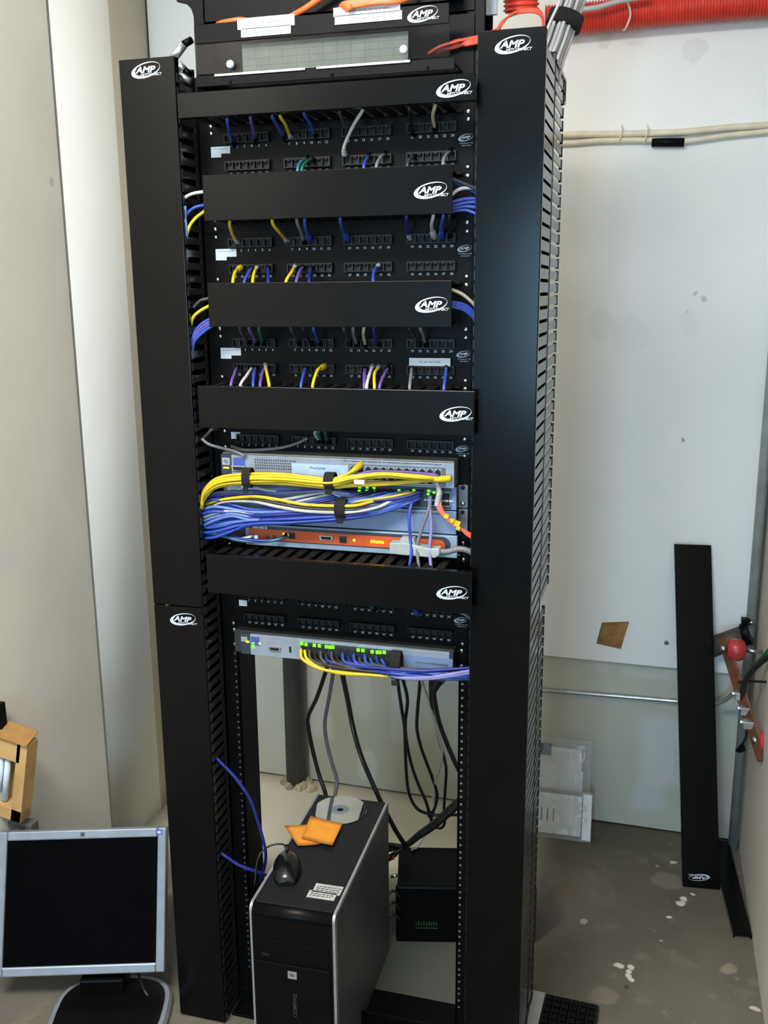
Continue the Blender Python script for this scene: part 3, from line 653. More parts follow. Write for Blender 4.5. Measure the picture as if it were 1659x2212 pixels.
s3 = thing('network_switch', 'lowest grey network switch with green port lights, above the open rack space', 'switch', (0, 0, Z4-12*U), group='network switches')
z0, z1 = Z4-12*U+1, Z4-11*U+3; F3 = -33
MB().box(-221, 221, F3+8, 230, z0, z1-.5).build('chassis', LIDD, s3, 1)
MB().box(-184, 214, F3, F3+8, z0, z1-4).build('front_bezel', ALU, s3, 1)
MB().box(-205, -184, F3+1, F3+8, z0, z1-5).build('bezel_end', NAVYG, s3, 1); MB().box(214, 221, F3+1, F3+8, z0, z1-5).build('bezel_end', NAVYG, s3, 1)
MB().box(-203, -190, F3, F3+1.5, z0+26, z0+36).build('logo_plate', SILVER, s3)
MB().box(-182, -164, F3-.4, F3, z0+20, z0+38).build('blue_badge', HPBLUE, s3)
leds(s3, [ledat(535, 1386, F3)], LEDA, w=7, h=4); leds(s3, [ledat(547, v, F3) for v in (1389, 1394, 1399)], LEDG, w=6, h=2.6); leds(s3, [ledat(561, 1390, F3)], LEDA, w=4, h=4)
q = P(594, 1402, F3); MB().prism([(q.x-11, q.z-4), (q.x+11, q.z-4), (q.x+13, q.z+5), (q.x-13, q.z+5)], F3-3, F3).prism([(q.x-8, q.z-2), (q.x+8, q.z-2), (q.x+9.5, q.z+3.5), (q.x-9.5, q.z+3.5)], F3-3.3, F3-2.9, 1).build('console_port', [STEEL, HOLE], s3, .5)
q = P(627, 1403, F3); MB().box(q.x-2.2, q.x+2.2, F3-.6, F3, q.z-6, q.z+6).build('usb_port', HOLE, s3)
xa, xb = P(650, 1400, F3).x, P(868, 1425, F3).x
MB().box(xa, xb, F3-.4, F3+.2, z0+1, z0+37).build('port_field', NAVYG, s3)
n = 14; stp = (xb-xa)/n
rj_ports(s3, [xa+stp*(k+.5) for k in range(n)], F3-.6, z0+3, z0+17, mt=LIDD); rj_ports(s3, [xa+stp*(k+.5) for k in range(n)], F3-.6, z0+19, z0+33, mt=LIDD)
leds(s3, [ledat(u, v, F3-2.5) for u, v in ((652, 1390), (661, 1392), (679, 1394), (690, 1395), (705, 1397), (713, 1398), (719, 1398), (774, 1404), (784, 1405), (804, 1408), (815, 1409), (821, 1409), (830, 1409))], LEDG, w=6, h=6.5)
q0, q1 = P(878, 1412, F3), P(978, 1432, F3)
MB().box(q0.x, q1.x, F3-.8, F3, z0+3, z0+31).build('pale_panel', BLUEG, s3)
lab(put_text(MB(), 'ProCurve Networking', (q0.x+q1.x)/2+5, F3-1.1, z0+18, 5.2, .15, .012, 62).build('print', DARKINK, s3), 'dark printed words on a pale panel')
for x in (-231, 231): 
    MB().box(x-10, x+10, -3, -.6, z0, z1-4).build('ear', BLACK, s3, .5)
    for z in (z0+6, z0+37): screw(s3, x, -3, z, 4.4)

# ------------------------------------------------------------------ cords
def cord(color, pts, label, r=2.9, plug=None, group=None, name='patch_cable', cat='cord', per=6, wob=None):
    p = [Vector(q) for q in pts]
    if wob: p = p[:2]+[q+Vector((0, wob[1]*math.cos(wob[0]+i*1.3), wob[1]*math.sin(wob[0]+i*1.9))) for i, q in enumerate(p[2:])]
    o = MB().tube(p, r, 8, per=per).build(name, C[color])
    tag(o, label, cat, group)
    if plug:
        e = p[-1]; d = (p[-1]-p[-2]).normalized(); d2 = Vector((d.x*.25, .75, d.z*.75)).normalized() if abs(d.z) > .3 else d
        m = MB()
        if plug in (JACK, CLEAR): m.tube([e-d*4, e+d2*5, e+d2*13], 4.4, 8, rf=lambda t: 3.2+2.2*t)
        else: m.tube([e-d*17, e-d*9, e+d2*3, e+d2*12], 5.4, 10, rf=lambda t: 3.4+2.6*min(1, t*2.2))
        m.build('plug', plug, o)
    return o
ordn = ['first', 'second', 'third', 'fourth', 'fifth', 'sixth', 'seventh', 'eighth', 'ninth', 'tenth']
def row(items, where, group, plugside=True):
    cnt = {}; seen = {}
    for it in items: cnt[it[0]] = cnt.get(it[0], 0)+1
    for it in items:
        c = it[0]; seen[c] = seen.get(c, 0)+1
        w = f'only {c} cord' if cnt[c] == 1 else f'{ordn[seen[c]-1]} {c} cord from the left'
        cord(c, it[1], f'{w} {where}', plug=it[2] if len(it) > 2 else None, group=group)
def upr(pts, y0=-74, y1=-16):
    """cord coming from behind the cover above down into a port"""
    n = len(pts); q = [P(u, v, y0+(y1-y0)*(k/(n-1))**1.3) for k, (u, v) in enumerate(pts)]
    return [q[0]+Vector((0, 12, 26))]+q
def dnr(pts, y0=-16, y1=-76):
    """cord leaving a port and dropping behind the cover below"""
    n = len(pts); q = [P(u, v, y0+(y1-y0)*(k/(n-1))**.8) for k, (u, v) in enumerate(pts)]
    return list(reversed(q+[q[-1]+Vector((0, 6, -28))]))
g1 = 'cords in the topmost patch panel'; g2 = 'cords in the second patch panel'; g3 = 'cords in the third patch panel'
row([('blue', upr([(491, 258), (495, 282), (501, 306)]), JACK), ('purple', upr([(541, 252), (546, 275), (549, 300)]), JACK), ('blue', upr([(588, 249), (598, 270), (612, 294)]), JACK),
     ('yellow', upr([(604, 246), (616, 268), (625, 290)]), CLEAR), ('blue', upr([(656, 242), (668, 264), (679, 290)]), JACK), ('dark grey', upr([(733, 238), (740, 262), (750, 286)]), JACK),
     ('black', upr([(884, 232), (886, 258), (890, 282)]), JACK), ('cream', upr([(940, 226), (935, 250), (939, 276)]), JACK)], 'in the upper row of the topmost patch panel', g1)
cord('white', [P(786, 225, -84), P(783, 239, -72), P(764, 270, -50), P(748, 304, -34), P(742, 322, -26)], 'long white cord slanting across both rows of the topmost patch panel', plug=CLEAR, group=g1, r=3.1)
row([('teal', dnr([(662, 344), (650, 350), (643, 368)]), JACK), ('green', dnr([(674, 345), (662, 350), (652, 367)]), JACK), ('blue', dnr([(795, 338), (790, 348), (786, 361)]), JACK), ('grey', dnr([(830, 334), (822, 341), (813, 360)]), JACK),
     ('dark grey', dnr([(892, 338), (884, 346), (880, 358)]), JACK), ('grey', dnr([(972, 328), (962, 337), (957, 354)]), JACK)], 'in the lower row of the topmost patch panel', g1)
row([('yellow', upr([(496, 480), (500, 500), (508, 518)]), CLEAR), ('yellow', upr([(588, 479), (602, 500), (615, 515)]), CLEAR), ('grey', upr([(641, 476), (649, 498), (655, 520)]), JACK),
     ('blue', upr([(658, 475), (662, 500), (667, 514)]), C['blue']), ('blue', upr([(735, 472), (739, 494), (748, 512)]), C['blue']), ('dark blue', upr([(878, 468), (879, 488), (882, 508)]), CLEAR),
     ('white', upr([(936, 466), (932, 488), (936, 506)]), C['white']), ('blue', upr([(958, 465), (953, 488), (953, 508)]), C['blue']), ('black', upr([(970, 464), (972, 488), (972, 504)]), JACK)],
    'in the upper row of the second patch panel', g2)
row([('yellow', dnr([(518, 580), (508, 588), (503, 613)]), C['yellow']), ('blue', dnr([(543, 580), (537, 590), (527, 613)]), JACK), ('yellow', dnr([(554, 580), (549, 590), (546, 613)]), CLEAR), ('dark blue', dnr([(578, 579), (579, 590), (580, 612)]), JACK),
     ('yellow', dnr([(636, 578), (630, 588), (617, 612)]), CLEAR), ('purple', dnr([(654, 578), (647, 588), (640, 612)]), JACK), ('dark blue', dnr([(672, 580), (669, 592), (668, 611)]), JACK), ('blue', dnr([(816, 576), (808, 588), (806, 609)]), CLEAR)],
    'in the lower row of the second patch panel', g2)
row([('dark grey', upr([(518, 708), (525, 724), (534, 738)]), JACK), ('purple', upr([(538, 708), (546, 724), (552, 740)]), JACK), ('green', upr([(560, 708), (563, 724), (566, 740)]), JACK), ('dark grey', upr([(628, 708), (636, 724), (642, 738)]), JACK),
     ('black', upr([(655, 708), (663, 725), (672, 742)]), JACK), ('blue', upr([(677, 708), (682, 724), (688, 740)]), JACK), ('dark grey', upr([(742, 708), (748, 722), (755, 738)]), JACK), ('grey', upr([(763, 708), (764, 724), (770, 742)]), JACK),
     ('cream', upr([(786, 708), (785, 724), (789, 744)]), JACK), ('dark blue', upr([(807, 708), (809, 724), (815, 742)]), JACK), ('black', upr([(884, 708), (893, 724), (906, 742)]), JACK), ('grey', upr([(908, 708), (913, 722), (918, 740)]), JACK)],
    'in the upper row of the third patch panel', g3)
row([('purple', dnr([(512, 795), (507, 806), (499, 832)]), JACK), ('white', dnr([(544, 795), (534, 810), (519, 834)]), JACK), ('blue', dnr([(552, 795), (549, 808), (547, 834)]), JACK), ('purple', dnr([(571, 795), (566, 808), (562, 834)]), JACK),
     ('yellow', dnr([(574, 793), (577, 808), (582, 834)]), CLEAR), ('blue', dnr([(660, 796), (656, 808), (650, 836)]), JACK), ('yellow', dnr([(698, 793), (686, 800), (675, 836)]), C['yellow']), ('purple', dnr([(789, 797), (787, 808), (787, 836)]), JACK),
     ('white', dnr([(803, 796), (798, 810), (792, 836)]), CLEAR), ('yellow', dnr([(816, 796), (809, 808), (809, 836)]), CLEAR), ('purple', dnr([(838, 796), (830, 810), (820, 836)]), JACK), ('grey', dnr([(889, 796), (888, 810), (885, 837)]), JACK), ('blue', dnr([(964, 795), (963, 808), (959, 840)]), JACK)],
    'in the lower row of the third patch panel', g3)
row([('white', upr([(684, 926), (680, 936), (688, 950)], -60), JACK), ('green', upr([(690, 926), (688, 936), (693, 950)], -60), JACK), ('green', upr([(703, 927), (703, 938), (707, 952)], -60), JACK)], 'in the 24-port patch panel', 'cords in the 24-port panel')
row([('teal', upr([(800, 1296), (800, 1306), (806, 1314)], -50), JACK), ('blue', upr([(888, 1306), (896, 1318), (900, 1324)], -50), C['blue'])], 'in the lowest patch panel', 'cords in the lowest patch panel')
# cords leaving the managers sideways
gs = 'cords leaving the sides of the cable managers'
def side(color, pts, label): cord(color, pts, label, group=gs, r=3)
side('dark grey', [P(955, 380, -80), P(975, 386, -78), P(1000, 396, -70), P(1034, 410, -60), P(1060, 425, -50)], 'dark grey cord leaving the right end of the second cable manager')
side('blue', [P(955, 384, -72), P(976, 390, -70), P(1000, 404, -62), P(1036, 420, -52)], 'uppermost blue cord leaving the right end of the second cable manager')
side('white', [P(960, 432, -84), P(976, 420, -80), P(992, 409, -72), P(1018, 406, -62), P(1045, 415, -50)], 'white cord arching from the right end of the second cable manager')
for k, (a, b, c_) in enumerate(((436, 430, 431), (444, 438, 438), (450, 446, 450), (456, 454, 464))):
    side('blue', [P(955, a+3, -80+k*3), P(978, a, -76+k*3), P(1005, b, -68+k*2), P(1034, c_, -60), P(1060, c_+12, -45)], f'{("first","second","third","lowest")[k]} of four stacked blue cords below the white one, right of the second manager')
side('cream', [P(955, 622, -84), P(976, 626, -82), P(1002, 638, -72), P(1030, 664, -58), P(1050, 690, -40)], 'cream cord bending down from the right end of the third cable manager')
for k in range(3):
    side('blue', [P(955, 652+k*5, -80), P(978, 653+k*5, -76), P(1006, 660+k*6, -66), P(1030, 682+k*7, -55), P(1045, 712+k*8, -40)], f'{("upper","middle","lower")[k]} blue cord bending down from the right end of the third cable manager')
side('grey', [P(985, 1318, -50), P(1002, 1326, -52), P(1020, 1338, -50), P(1045, 1352, -40)], 'short grey cord beside the logo of the lowest patch panel')
side('dark blue', [P(990, 1312, -60), P(1008, 1320, -58), P(1040, 1328, -45)], 'short dark blue cord beside the logo of the lowest patch panel')
side('white', [P(455, 414, -60), P(436, 415, -58), P(415, 419, -60), P(398, 428, -64), P(380, 445, -60)], 'white cord entering the left manager beside the second horizontal manager')
side('blue', [P(455, 440, -60), P(437, 444, -58), P(418, 450, -60), P(400, 470, -62), P(396, 520, -60)], 'blue cord left of the second horizontal manager')
side('yellow', [P(455, 446, -60), P(437, 460, -60), P(420, 474, -62), P(407, 495, -64), P(401, 530, -62), P(402, 570, -58)], 'yellow cord curling down left of the second horizontal manager')
side('pale blue', [P(400, 445, -66), P(400, 470, -66), P(403, 500, -66), P(402, 530, -60)], 'pale blue cord upright inside the left manager')
side('dark grey', [P(465, 640, -62), P(450, 645, -60), P(432, 650, -62), P(418, 665, -60)], 'dark grey cord left of the third horizontal manager')
side('yellow', [P(465, 655, -60), P(450, 662, -60), P(432, 672, -62), P(418, 685, -64), P(412, 705, -60)], 'yellow cord curling down left of the third horizontal manager')
for k in range(4):
    side('blue' if k != 1 else 'purple', [P(470, 682+k*6, -60), P(452, 690+k*6, -60), P(432, 703+k*7, -63), P(418, 725+k*6, -64), P(413+k, 765+k*4, -60)], f'{("uppermost blue","purple","middle blue","lowest blue")[k]} cord curling down left of the third horizontal manager')
side('dark grey', [P(437, 950, -50), P(446, 940, -55), P(458, 928, -55), P(470, 926, -40)], 'dark looped wire above the upper switch, near the left manager')
side('grey', [P(436, 948, -55), P(452, 960, -55), P(480, 968, -54), P(505, 974, -54), P(530, 985, -54)], 'thin grey wire drooping onto the left corner of the upper switch')
side('grey', [P(500, 964, -30), P(530, 972, -40), P(600, 968, -30), P(640, 958, -22), P(665, 946, -14)], 'thin grey wire lying along the top of the upper switch')

# ---- bundles in front of the switches
def bundle_cord(color, path, label, group, r=2.9, plug=None, jit=1.2):
    return cord(color, [Vector(p)+Vector((random.uniform(-jit, jit), 0, random.uniform(-jit, jit))) for p in path], label, r=r, plug=plug, group=group, per=8)
gy = 'yellow and purple cords across the upper switch'
ya = [(436, 1092, -62), (442, 1066, -72), (470, 1042, -80), (528, 1035, -84), (610, 1034, -84), (708, 1042, -84)]
def ypath(dv, dy, tail): return [P(u, v+dv, y+dy) for u, v, y in ya]+[P(u, v, y) for u, v, y in tail]
LY = 'yellow cord in the strapped bundle across the upper switch'
for k in range(7):
    dv, dy = ((-9, 2), (-4, -4), (1, -6), (6, -3), (-2, 5), (4, 4), (10, 2))[k]
    tail = [(760, 1032+dv*.5, -82+dy), (830, 1025+dv*.5, -78+dy), (905, 1031+dv*.45, -68+dy), (950, 1034+dv*.3, -60), (958+2*(k % 3), 1033+(k % 2)*3, SF-10)]
    if k == 0: tail = [(740, 1028, -76), (762, 1018, -66), (774, 1010, SF-8)]
    bundle_cord('yellow', ypath(dv, dy, tail), LY if k else 'yellow cord rising to the first port of the upper switch, left of the other ports', gy, 2.9, C['yellow'] if k in (0, 3) else None)
for k in range(2):
    bundle_cord('yellow', ypath(10-k*3, 6, [(760, 1049-k*2, -72), (830, 1046-k*2, -66), (900, 1040-k*2, -60), (955, 1037-k*3, SF-8)]), LY, gy, 2.9)
for k in range(4):
    bundle_cord('purple', [P(u, v-10+k*4, y+9) for u, v, y in ya]+[P(760, 1028+k*3, -68), P(800, 1018+k*3, -62), P(860, 1018+k*3, -58), P(910, 1022+k*3, -56), P(940+k*4, 1024+k*2, SF-7)], 'purple cord running below the ports of the upper switch', gy, 2.7)
bundle_cord('cream', [P(u, v+8, y+4) for u, v, y in ya]+[P(760, 1044, -66), P(800, 1040, -60), P(850, 1042, -56)], 'cream cord among the yellow cords across the upper switch', gy, 2.9)
q = P(765, 1041, -92); q1 = P(787, 1041, -92); tag(MB().obox((q.x, -93, q.z-3.4), (q1.x-q.x, 0, 0), (0, 5, 0), (0, 0, 7)).build('cord_label', PAPER), 'tiny white wrap label on the yellow cords', 'label')
gb_ = 'blue and white cords feeding the second switch'
for k, (c, s0, mid) in enumerate((('dark blue', (470, 1062), 0), ('blue', (500, 1056), 2), ('white', (530, 1050), 4), ('blue', (560, 1058), 6), ('white', (470, 1080), 12), ('pale blue', (480, 1062), 8), ('grey', (470, 1060), 10), ('blue', (460, 1066), 5), ('dark blue', (455, 1068), 9))):
    pts = [P(444, 1080+k*2, -50), P(s0[0], s0[1]+5, -56), P(600, 1062+mid*.4+ (14 if c == 'white' and k == 4 else 0), -58), P(700, 1057+mid*.6, -58), P(745, 1062+mid, -54), P(780+k*8, 1072+mid*.4, -42), P(790+k*13, 1070, F2-4)]
    bundle_cord(c, pts, f'{c} cord running under the yellow bundle to the ports of the second switch', gb_, 2.8)
for k in range(9):      # slanting cords between the two bundles
    c = ('blue', 'white', 'blue', 'dark blue', 'black', 'blue', 'pale blue', 'yellow', 'dark blue')[k]
    u0 = 560+k*26
    pts = [P(u0, 1100-k*1.5, -58), P(u0+40, 1090-k, -60), P(u0+100, 1074, -56), P(u0+140, 1064, -44), P(min(u0+170, 905), 1060+(k % 3)*4, F2-5)]
    bundle_cord(c, pts, f'{c} cord slanting up between the bundles to the second switch', gb_, 2.8)
gc = 'cords in the thick lower bundle'
LB = 'blue cord in the thick lower bundle, fanned out at its left end'
for k in range(16):
    a = k/15; lv = 1078+a*78; ly = -40-28*random.random()
    c = 'blue' if k not in (3, 6, 10) else ('pale blue' if k != 6 else 'dark blue')
    sv = 1096+a*26; sy = -66-10*math.sin(k*2.4)
    pts = [P(438+random.uniform(-4, 6), lv+6, ly+10), P(470, lv+2, ly-6), P(540, 1100+a*34, -62+6*math.sin(k*1.7)), P(620, 1098+a*32, sy), P(735, sv-6+a*6, sy), P(800, 1092+a*22, -60), P(850, 1080+a*20, -52), P(886+ (k % 5)*3, 1068+a*12, -40), P(893+(k % 5)*4, 1064+(k % 4)*4, F2-4)]
    bundle_cord(c, pts, LB if c == 'blue' else f'{c} cord in the thick lower bundle, fanned out at its left end', gc, 3)
for k, c in enumerate(('yellow', 'black', 'white', 'cream')):
    dv = (0, 9, 16, 14)[k]
    pts = [P(444, 1090+dv, -50), P(480, 1080+dv*.3, -66), P(545, 1073+dv*.6, -74), P(600, 1079+dv, -78), P(660, 1090+dv*.9, -80), P(735, 1093+dv*.9, -80)]
    pts += [P(770, 1092, -72), P(800, 1085, -62), P(830, 1078, -50), P(848, 1070, F2-5)] if k == 0 else [P(775, 1104, -74), P(812, 1096, -66), P(842, 1084, -56), P(860, 1068, -40), P(866, 1062, F2-5)] if k == 2 else [P(790, 1098+k, -70), P(830, 1086, -58), P(856, 1070, F2-5)]
    bundle_cord(c, pts, f'{c} cord lying over the thick blue bundle', gc, 3.1, jit=.4)
for k in range(3):
    bundle_cord('white' if k == 0 else 'pale blue', [P(440, 1118+k*8, -52), P(465, 1108+k*8, -66), P(500, 1103+k*6, -70), P(540, 1108+k*8, -66), P(600, 1116+k*3, -60)], f'{("white","upper pale blue","lower pale blue")[k]} cord end in the fan at the left of the thick blue bundle', gc, 3)
cord('teal', [P(440, 1150, -50), P(480, 1158, -56), P(520, 1168, -56), P(570, 1170, -52), P(605, 1164, -44), P(616, 1158, FA-6)], 'teal cord drooping to the first port of the orange appliance', group=gc, plug=JACK)
cord('dark blue', [P(445, 1140, -45), P(500, 1160, -54), P(560, 1168, -54), P(600, 1165, -44), P(612, 1160, FA-6)], 'dark blue cord drooping to the first port of the orange appliance', group=gc)
cord('white', [P(505, 1165, -44), P(525, 1163, -48), P(540, 1160, -48), P(547, 1157, FA-5)], 'pale short cord by the blue light of the orange appliance', group=gc)
def strap(u, v0, v1, y, w, label, yb=None):
    a, b = P(u, v0, y), P(u, v1, y); t = []
    xs = w/2; yf, ybk = y-4, y+26
    n = 14; rings = []
    cz, hz, cy, hy = (a.z+b.z)/2, abs(a.z-b.z)/2, (yf+ybk)/2, (ybk-yf)/2
    m = MB()
    for sc_, flip in ((1, False),):
        o_ = [((cy-hy*math.cos(t)), cz+hz*math.sin(t)) for t in (2*math.pi*i/n for i in range(n))]
        i_ = [((cy-(hy-1.6)*math.cos(t)), cz+(hz-1.6)*math.sin(t)) for t in (2*math.pi*i/n for i in range(n))]
        x0, x1 = a.x-xs, a.x+xs
        vs = [(x0, p[0], p[1]) for p in o_]+[(x1, p[0], p[1]) for p in o_]+[(x0, p[0], p[1]) for p in i_]+[(x1, p[0], p[1]) for p in i_]
        fs_ = []
        for k in range(n):
            j = (k+1) % n; fs_ += [(k, j, j+n, k+n), (k+2*n, k+3*n, j+3*n, j+2*n), (k, k+2*n, j+2*n, j), (k+n, j+n, j+3*n, k+3*n)]
        m.add(vs, fs_)
    m.box(a.x-xs*.6, a.x+xs*.8, yf-1.5, yf, b.z-6, b.z+4)
    return tag(m.build('velcro_strap', VELCRO), label, 'strap', 'black velcro straps')
strap(530, 1012, 1056, -92, 15, 'black velcro strap at the left end of the yellow bundle')
strap(709, 1022, 1060, -88, 18, 'black velcro strap around the middle of the yellow bundle')
strap(733, 1080, 1122, -82, 19, 'black velcro strap around the thick blue bundle')
strap(853, 1410, 1472, -60, 19, 'black velcro strap around the bundle of the lowest switch')
# hanging cords on the right of the switches
cord('blue', [P(897, 1072, F2-6), P(888, 1092, -50), P(884, 1120, -58), P(886, 1160, -58), P(889, 1190, -62), P(884, 1226, -70), P(884, 1250, -72)], 'single blue cord hanging straight down over the orange appliance', r=3)
cord('grey', [P(930, 1076, F2-6), P(926, 1100, -50), P(912, 1140, -54), P(901, 1180, -58), P(905, 1226, -70), P(906, 1250, -72)], 'left of two grey cords hanging over the orange appliance', r=3)
cord('lilac', [P(930, 1072, F2-6), P(929, 1100, -48), P(932, 1140, -52), P(928, 1185, -58), P(931, 1226, -70), P(931, 1250, -72)], 'right of two pale grey cords hanging over the orange appliance', r=3)
for k in range(4):
    cord('salmon', [P(946+k*2, 1080, -44), P(944+k*3, 1094, -50), P(955+k*4, 1112+k*2, -54), P(980+k*2, 1134-k*2, -56), P(1004, 1146+k*2, -54), P(1026, 1158+k*3, -50)], f'{("first","second","third","fourth")[k]} orange fibre strand hanging from the clear boots', r=1.7, group='orange fibre strands', name='fibre_strand', cat='fibre')
for u, v, s in ((962, 1114, 8), (975, 1124, 7), (985, 1130, 10), (988, 1140, 7)):
    q = P(u, v, -60); tag(MB().obox(q+Vector((-s/2, 0, -s/2)), (s, 0, -s*.3), (0, 8, 0), (s*.35, 0, s*.9)).build('fibre_tag', C['yellow'], bevel=.6), {1114: 'upper left yellow tag on the orange fibre', 1124: 'middle yellow tag on the orange fibre', 1130: 'largest yellow tag on the orange fibre', 1140: 'lowest yellow tag on the orange fibre'}[v], 'tag', 'yellow tags on the orange fibre')
bt = thing('fibre_boot', 'clear fibre connector boots hanging from the second switch', 'connector', P(948, 1060, -40))
MB().tube([P(944, 1036, -48), P(947, 1052, -46), P(950, 1066, -46)], 5, 8).build('boot', CLEAR, bt); MB().tube([P(950, 1064, -46), P(947, 1076, -46), P(944, 1094, -48)], 5.5, 8).build('boot', CLEAR, bt)
sh = thing('serial_connector', 'grey serial plug and cable screwed onto the orange appliance', 'connector', P(900, 1180, -60))
a, b = P(846, 1168, -46), P(944, 1190, -46); b2 = P(846, 1192, -46)
SG = mat('beige_grey_plug', (150, 158, 160), .5, 0, .05, 40)
MB().prism([(a.x, b2.z), (b.x, b2.z-2), (b.x+8, b2.z+4), (b.x+8, b2.z+16), (b.x-10, a.z-6), (a.x+30, a.z+2), (a.x, a.z)], -62, -38).build('hood', SG, sh, 2)
MB().prism([(a.x+16, a.z-4), (a.x+48, a.z-4), (a.x+44, a.z+10), (a.x+20, a.z+10)], -58, -40).build('latch', SG, sh, 1.5)
MB().tube([Vector((b.x+4, -52, b2.z+9)), P(965, 1192, -54), P(990, 1186, -54), P(1012, 1190, -54), P(1040, 1205, -48)], 5.6, 10).build('lead', C['grey'], sh)
# bundle of the lowest switch
gl_ = 'cords in the bundle of the lowest switch'
for k in range(2):
    cord('yellow', [P(650+k*8, 1402+k*3, F3-6), P(654+k*10, 1424, -52), P(690+k*6, 1444+k, -60), P(740, 1453+k*2, -66), P(800, 1458, -66), P(853, 1461, -64), P(900, 1456+k*4, -60), P(960, 1452+k*8, -56), P(1030, 1462+k*5, -44)], ('front' if k == 0 else 'rear')+' yellow cord sweeping under the lowest switch', r=3, group=gl_, plug=None)
for k in range(14):
    u = 668+k*12; c = ('dark grey', 'black', 'dark grey', 'dark blue', 'dark grey', 'black', 'blue', 'dark blue', 'blue', 'dark grey', 'blue', 'blue', 'dark blue', 'blue')[k]
    a = (k*5 % 14)/13; fr = -9 if 'blue' in c else 3
    cord(c, [P(u, 1404+(k % 2)*7+(u-668)*.09, F3-5), P(u+6, 1426+(u-668)*.06, -52), P(u+50 if u+50 < 830 else 836, 1440+a*8, -60), P(853, 1446+a*14, -62-6*math.sin(k)+fr), P(910, 1444+a*17, -58+fr), P(970, 1444+a*21, -54+fr), P(1032, 1444+a*26, -44+fr)], f'{c} cord in the strapped bundle under the lowest switch', r=2.9, group=gl_, per=8, wob=(k*2.3, 2.6))
for k in range(2):
    cord('lilac', [P(840, 1460, -66), P(880, 1466-k*2, -76), P(930, 1466-k*3, -80), P(980, 1459-k*4, -78), P(1034, 1451-k*5, -62)], ('lower' if k == 0 else 'upper')+' lilac cord rising to the right under the lowest switch', r=2.9, group=gl_)

# ------------------------------------------------------------------ leads hanging behind the rack
def Q(l): return [P(560+a/3.77, 1400+b/3.77, y) for a, b, y in l]
gh = 'leads hanging behind the open rack space'
def lead(color, l, label, r): cord(color, Q(l), label, r=r, group=gh, name='hanging_lead', cat='cable', per=8)
lead('black', [(560, 120, 180), (540, 195, 200), (470, 400, 240), (398, 560, 280), (405, 680, 290), (440, 850, 300), (490, 1040, 300), (535, 1170, 290), (570, 1330, 282)], 'leftmost black lead hanging behind the rack, bowed to the left', 5)
lead('grey', [(605, 140, 200), (598, 220, 220), (570, 400, 260), (535, 600, 290), (548, 760, 300), (590, 930, 310), (632, 1080, 310), (618, 1190, 300), (600, 1300, 290)], 'grey lead hanging behind the rack beside the leftmost black one', 4.5)
lead('black', [(670, 150, 180), (682, 235, 200), (720, 420, 250), (762, 640, 290), (820, 850, 300), (900, 1050, 310), (985, 1240, 310), (1060, 1390, 330), (1120, 1500, 350), (1185, 1600, 380)], 'thick black lead slanting down behind the tower computer', 6)
lead('black', [(1122, 200, 180), (1130, 290, 200), (1160, 500, 250), (1182, 640, 280), (1190, 850, 320), (1200, 1050, 350), (1225, 1200, 380), (1290, 1310, 400), (1400, 1355, 420), (1500, 1360, 420), (1640, 1355, 400)], 'black lead in the middle that turns right near the floor', 4)
lead('black', [(1150, 210, 200), (1180, 290, 220), (1207, 430, 250), (1190, 600, 280), (1200, 760, 310), (1240, 950, 350), (1300, 1120, 380), (1350, 1230, 400), (1385, 1340, 420), (1410, 1430, 430)], 'black lead in the middle that crosses its neighbour twice', 4)
lead('black', [(1315, 200, 200), (1308, 300, 220), (1290, 500, 260), (1284, 650, 290), (1310, 780, 310), (1350, 900, 340), (1400, 1030, 370), (1440, 1150, 390), (1448, 1220, 400), (1425, 1310, 420), (1380, 1370, 430)], 'black lead with a gentle bow left of the pale one', 4)
lead('cream', [(1315, 200, 180), (1330, 290, 200), (1390, 460, 240), (1440, 650, 280), (1490, 830, 320), (1470, 960, 350), (1432, 1090, 380), (1420, 1200, 400), (1425, 1300, 420), (1400, 1400, 440), (1300, 1600, 440), (1240, 1640, 420)], 'pale cream lead hanging down to the floor behind the rack', 3.6)
lead('black', [(1395, 250, 190), (1395, 360, 210), (1408, 500, 250), (1450, 690, 290), (1500, 870, 330), (1522, 990, 350), (1515, 1150, 380), (1505, 1300, 400), (1510, 1420, 420), (1480, 1465, 430), (1440, 1460, 440)], 'black lead ending in a hook near the floor on the right', 3.6)
lead('black', [(1420, 300, 190), (1425, 400, 200), (1465, 600, 240), (1530, 780, 280), (1600, 940, 310), (1680, 1100, 330)], 'thick black lead passing behind the right post', 5.5)
pq = thing('power_plug', 'black power plug hanging under the lowest switch', 'plug', P(937, 1480, 190))
MB().tube(Q([(1470, 240, 190), (1440, 290, 190), (1418, 350, 190)]), 11, 10, rf=lambda t: 15-7*t).build('body', C['black'], pq)
for k in range(3):
    lead('black', [(1640, 1225+k*22, 300), (1560, 1290+k*26, 330), (1420, 1420+k*20, 370), (1300, 1510+k*14, 390), (1190, 1600+k*6, 390), (1060, 1640-k*18, 380), (980, 1660-k*20, 360)], f'{("upper","middle","lower")[k]} of three thick black leads sweeping from the right post to the computer', 6)
lead('black', [(1180, 1590, 385), (1100, 1690, 370), (1040, 1730, 340)], 'short black lead dropping between the computer and the battery unit', 5)
cord('dark blue', [P(455, 1625, -52), P(478, 1648, -50), P(510, 1682, -46), P(540, 1727, -40), P(557, 1775, -30), P(570, 1820, -20), P(574, 1850, -6), P(570, 1878, 20), P(560, 1905, 60)], 'long blue cord leaving the left manager and arching down to the computer', r=3.4)
cord('dark blue', [P(465, 1835, -52), P(488, 1850, -50), P(515, 1868, -44), P(545, 1880, -34), P(568, 1888, -16), P(590, 1900, 30)], 'short blue cord leaving the left manager near the floor', r=3.4)
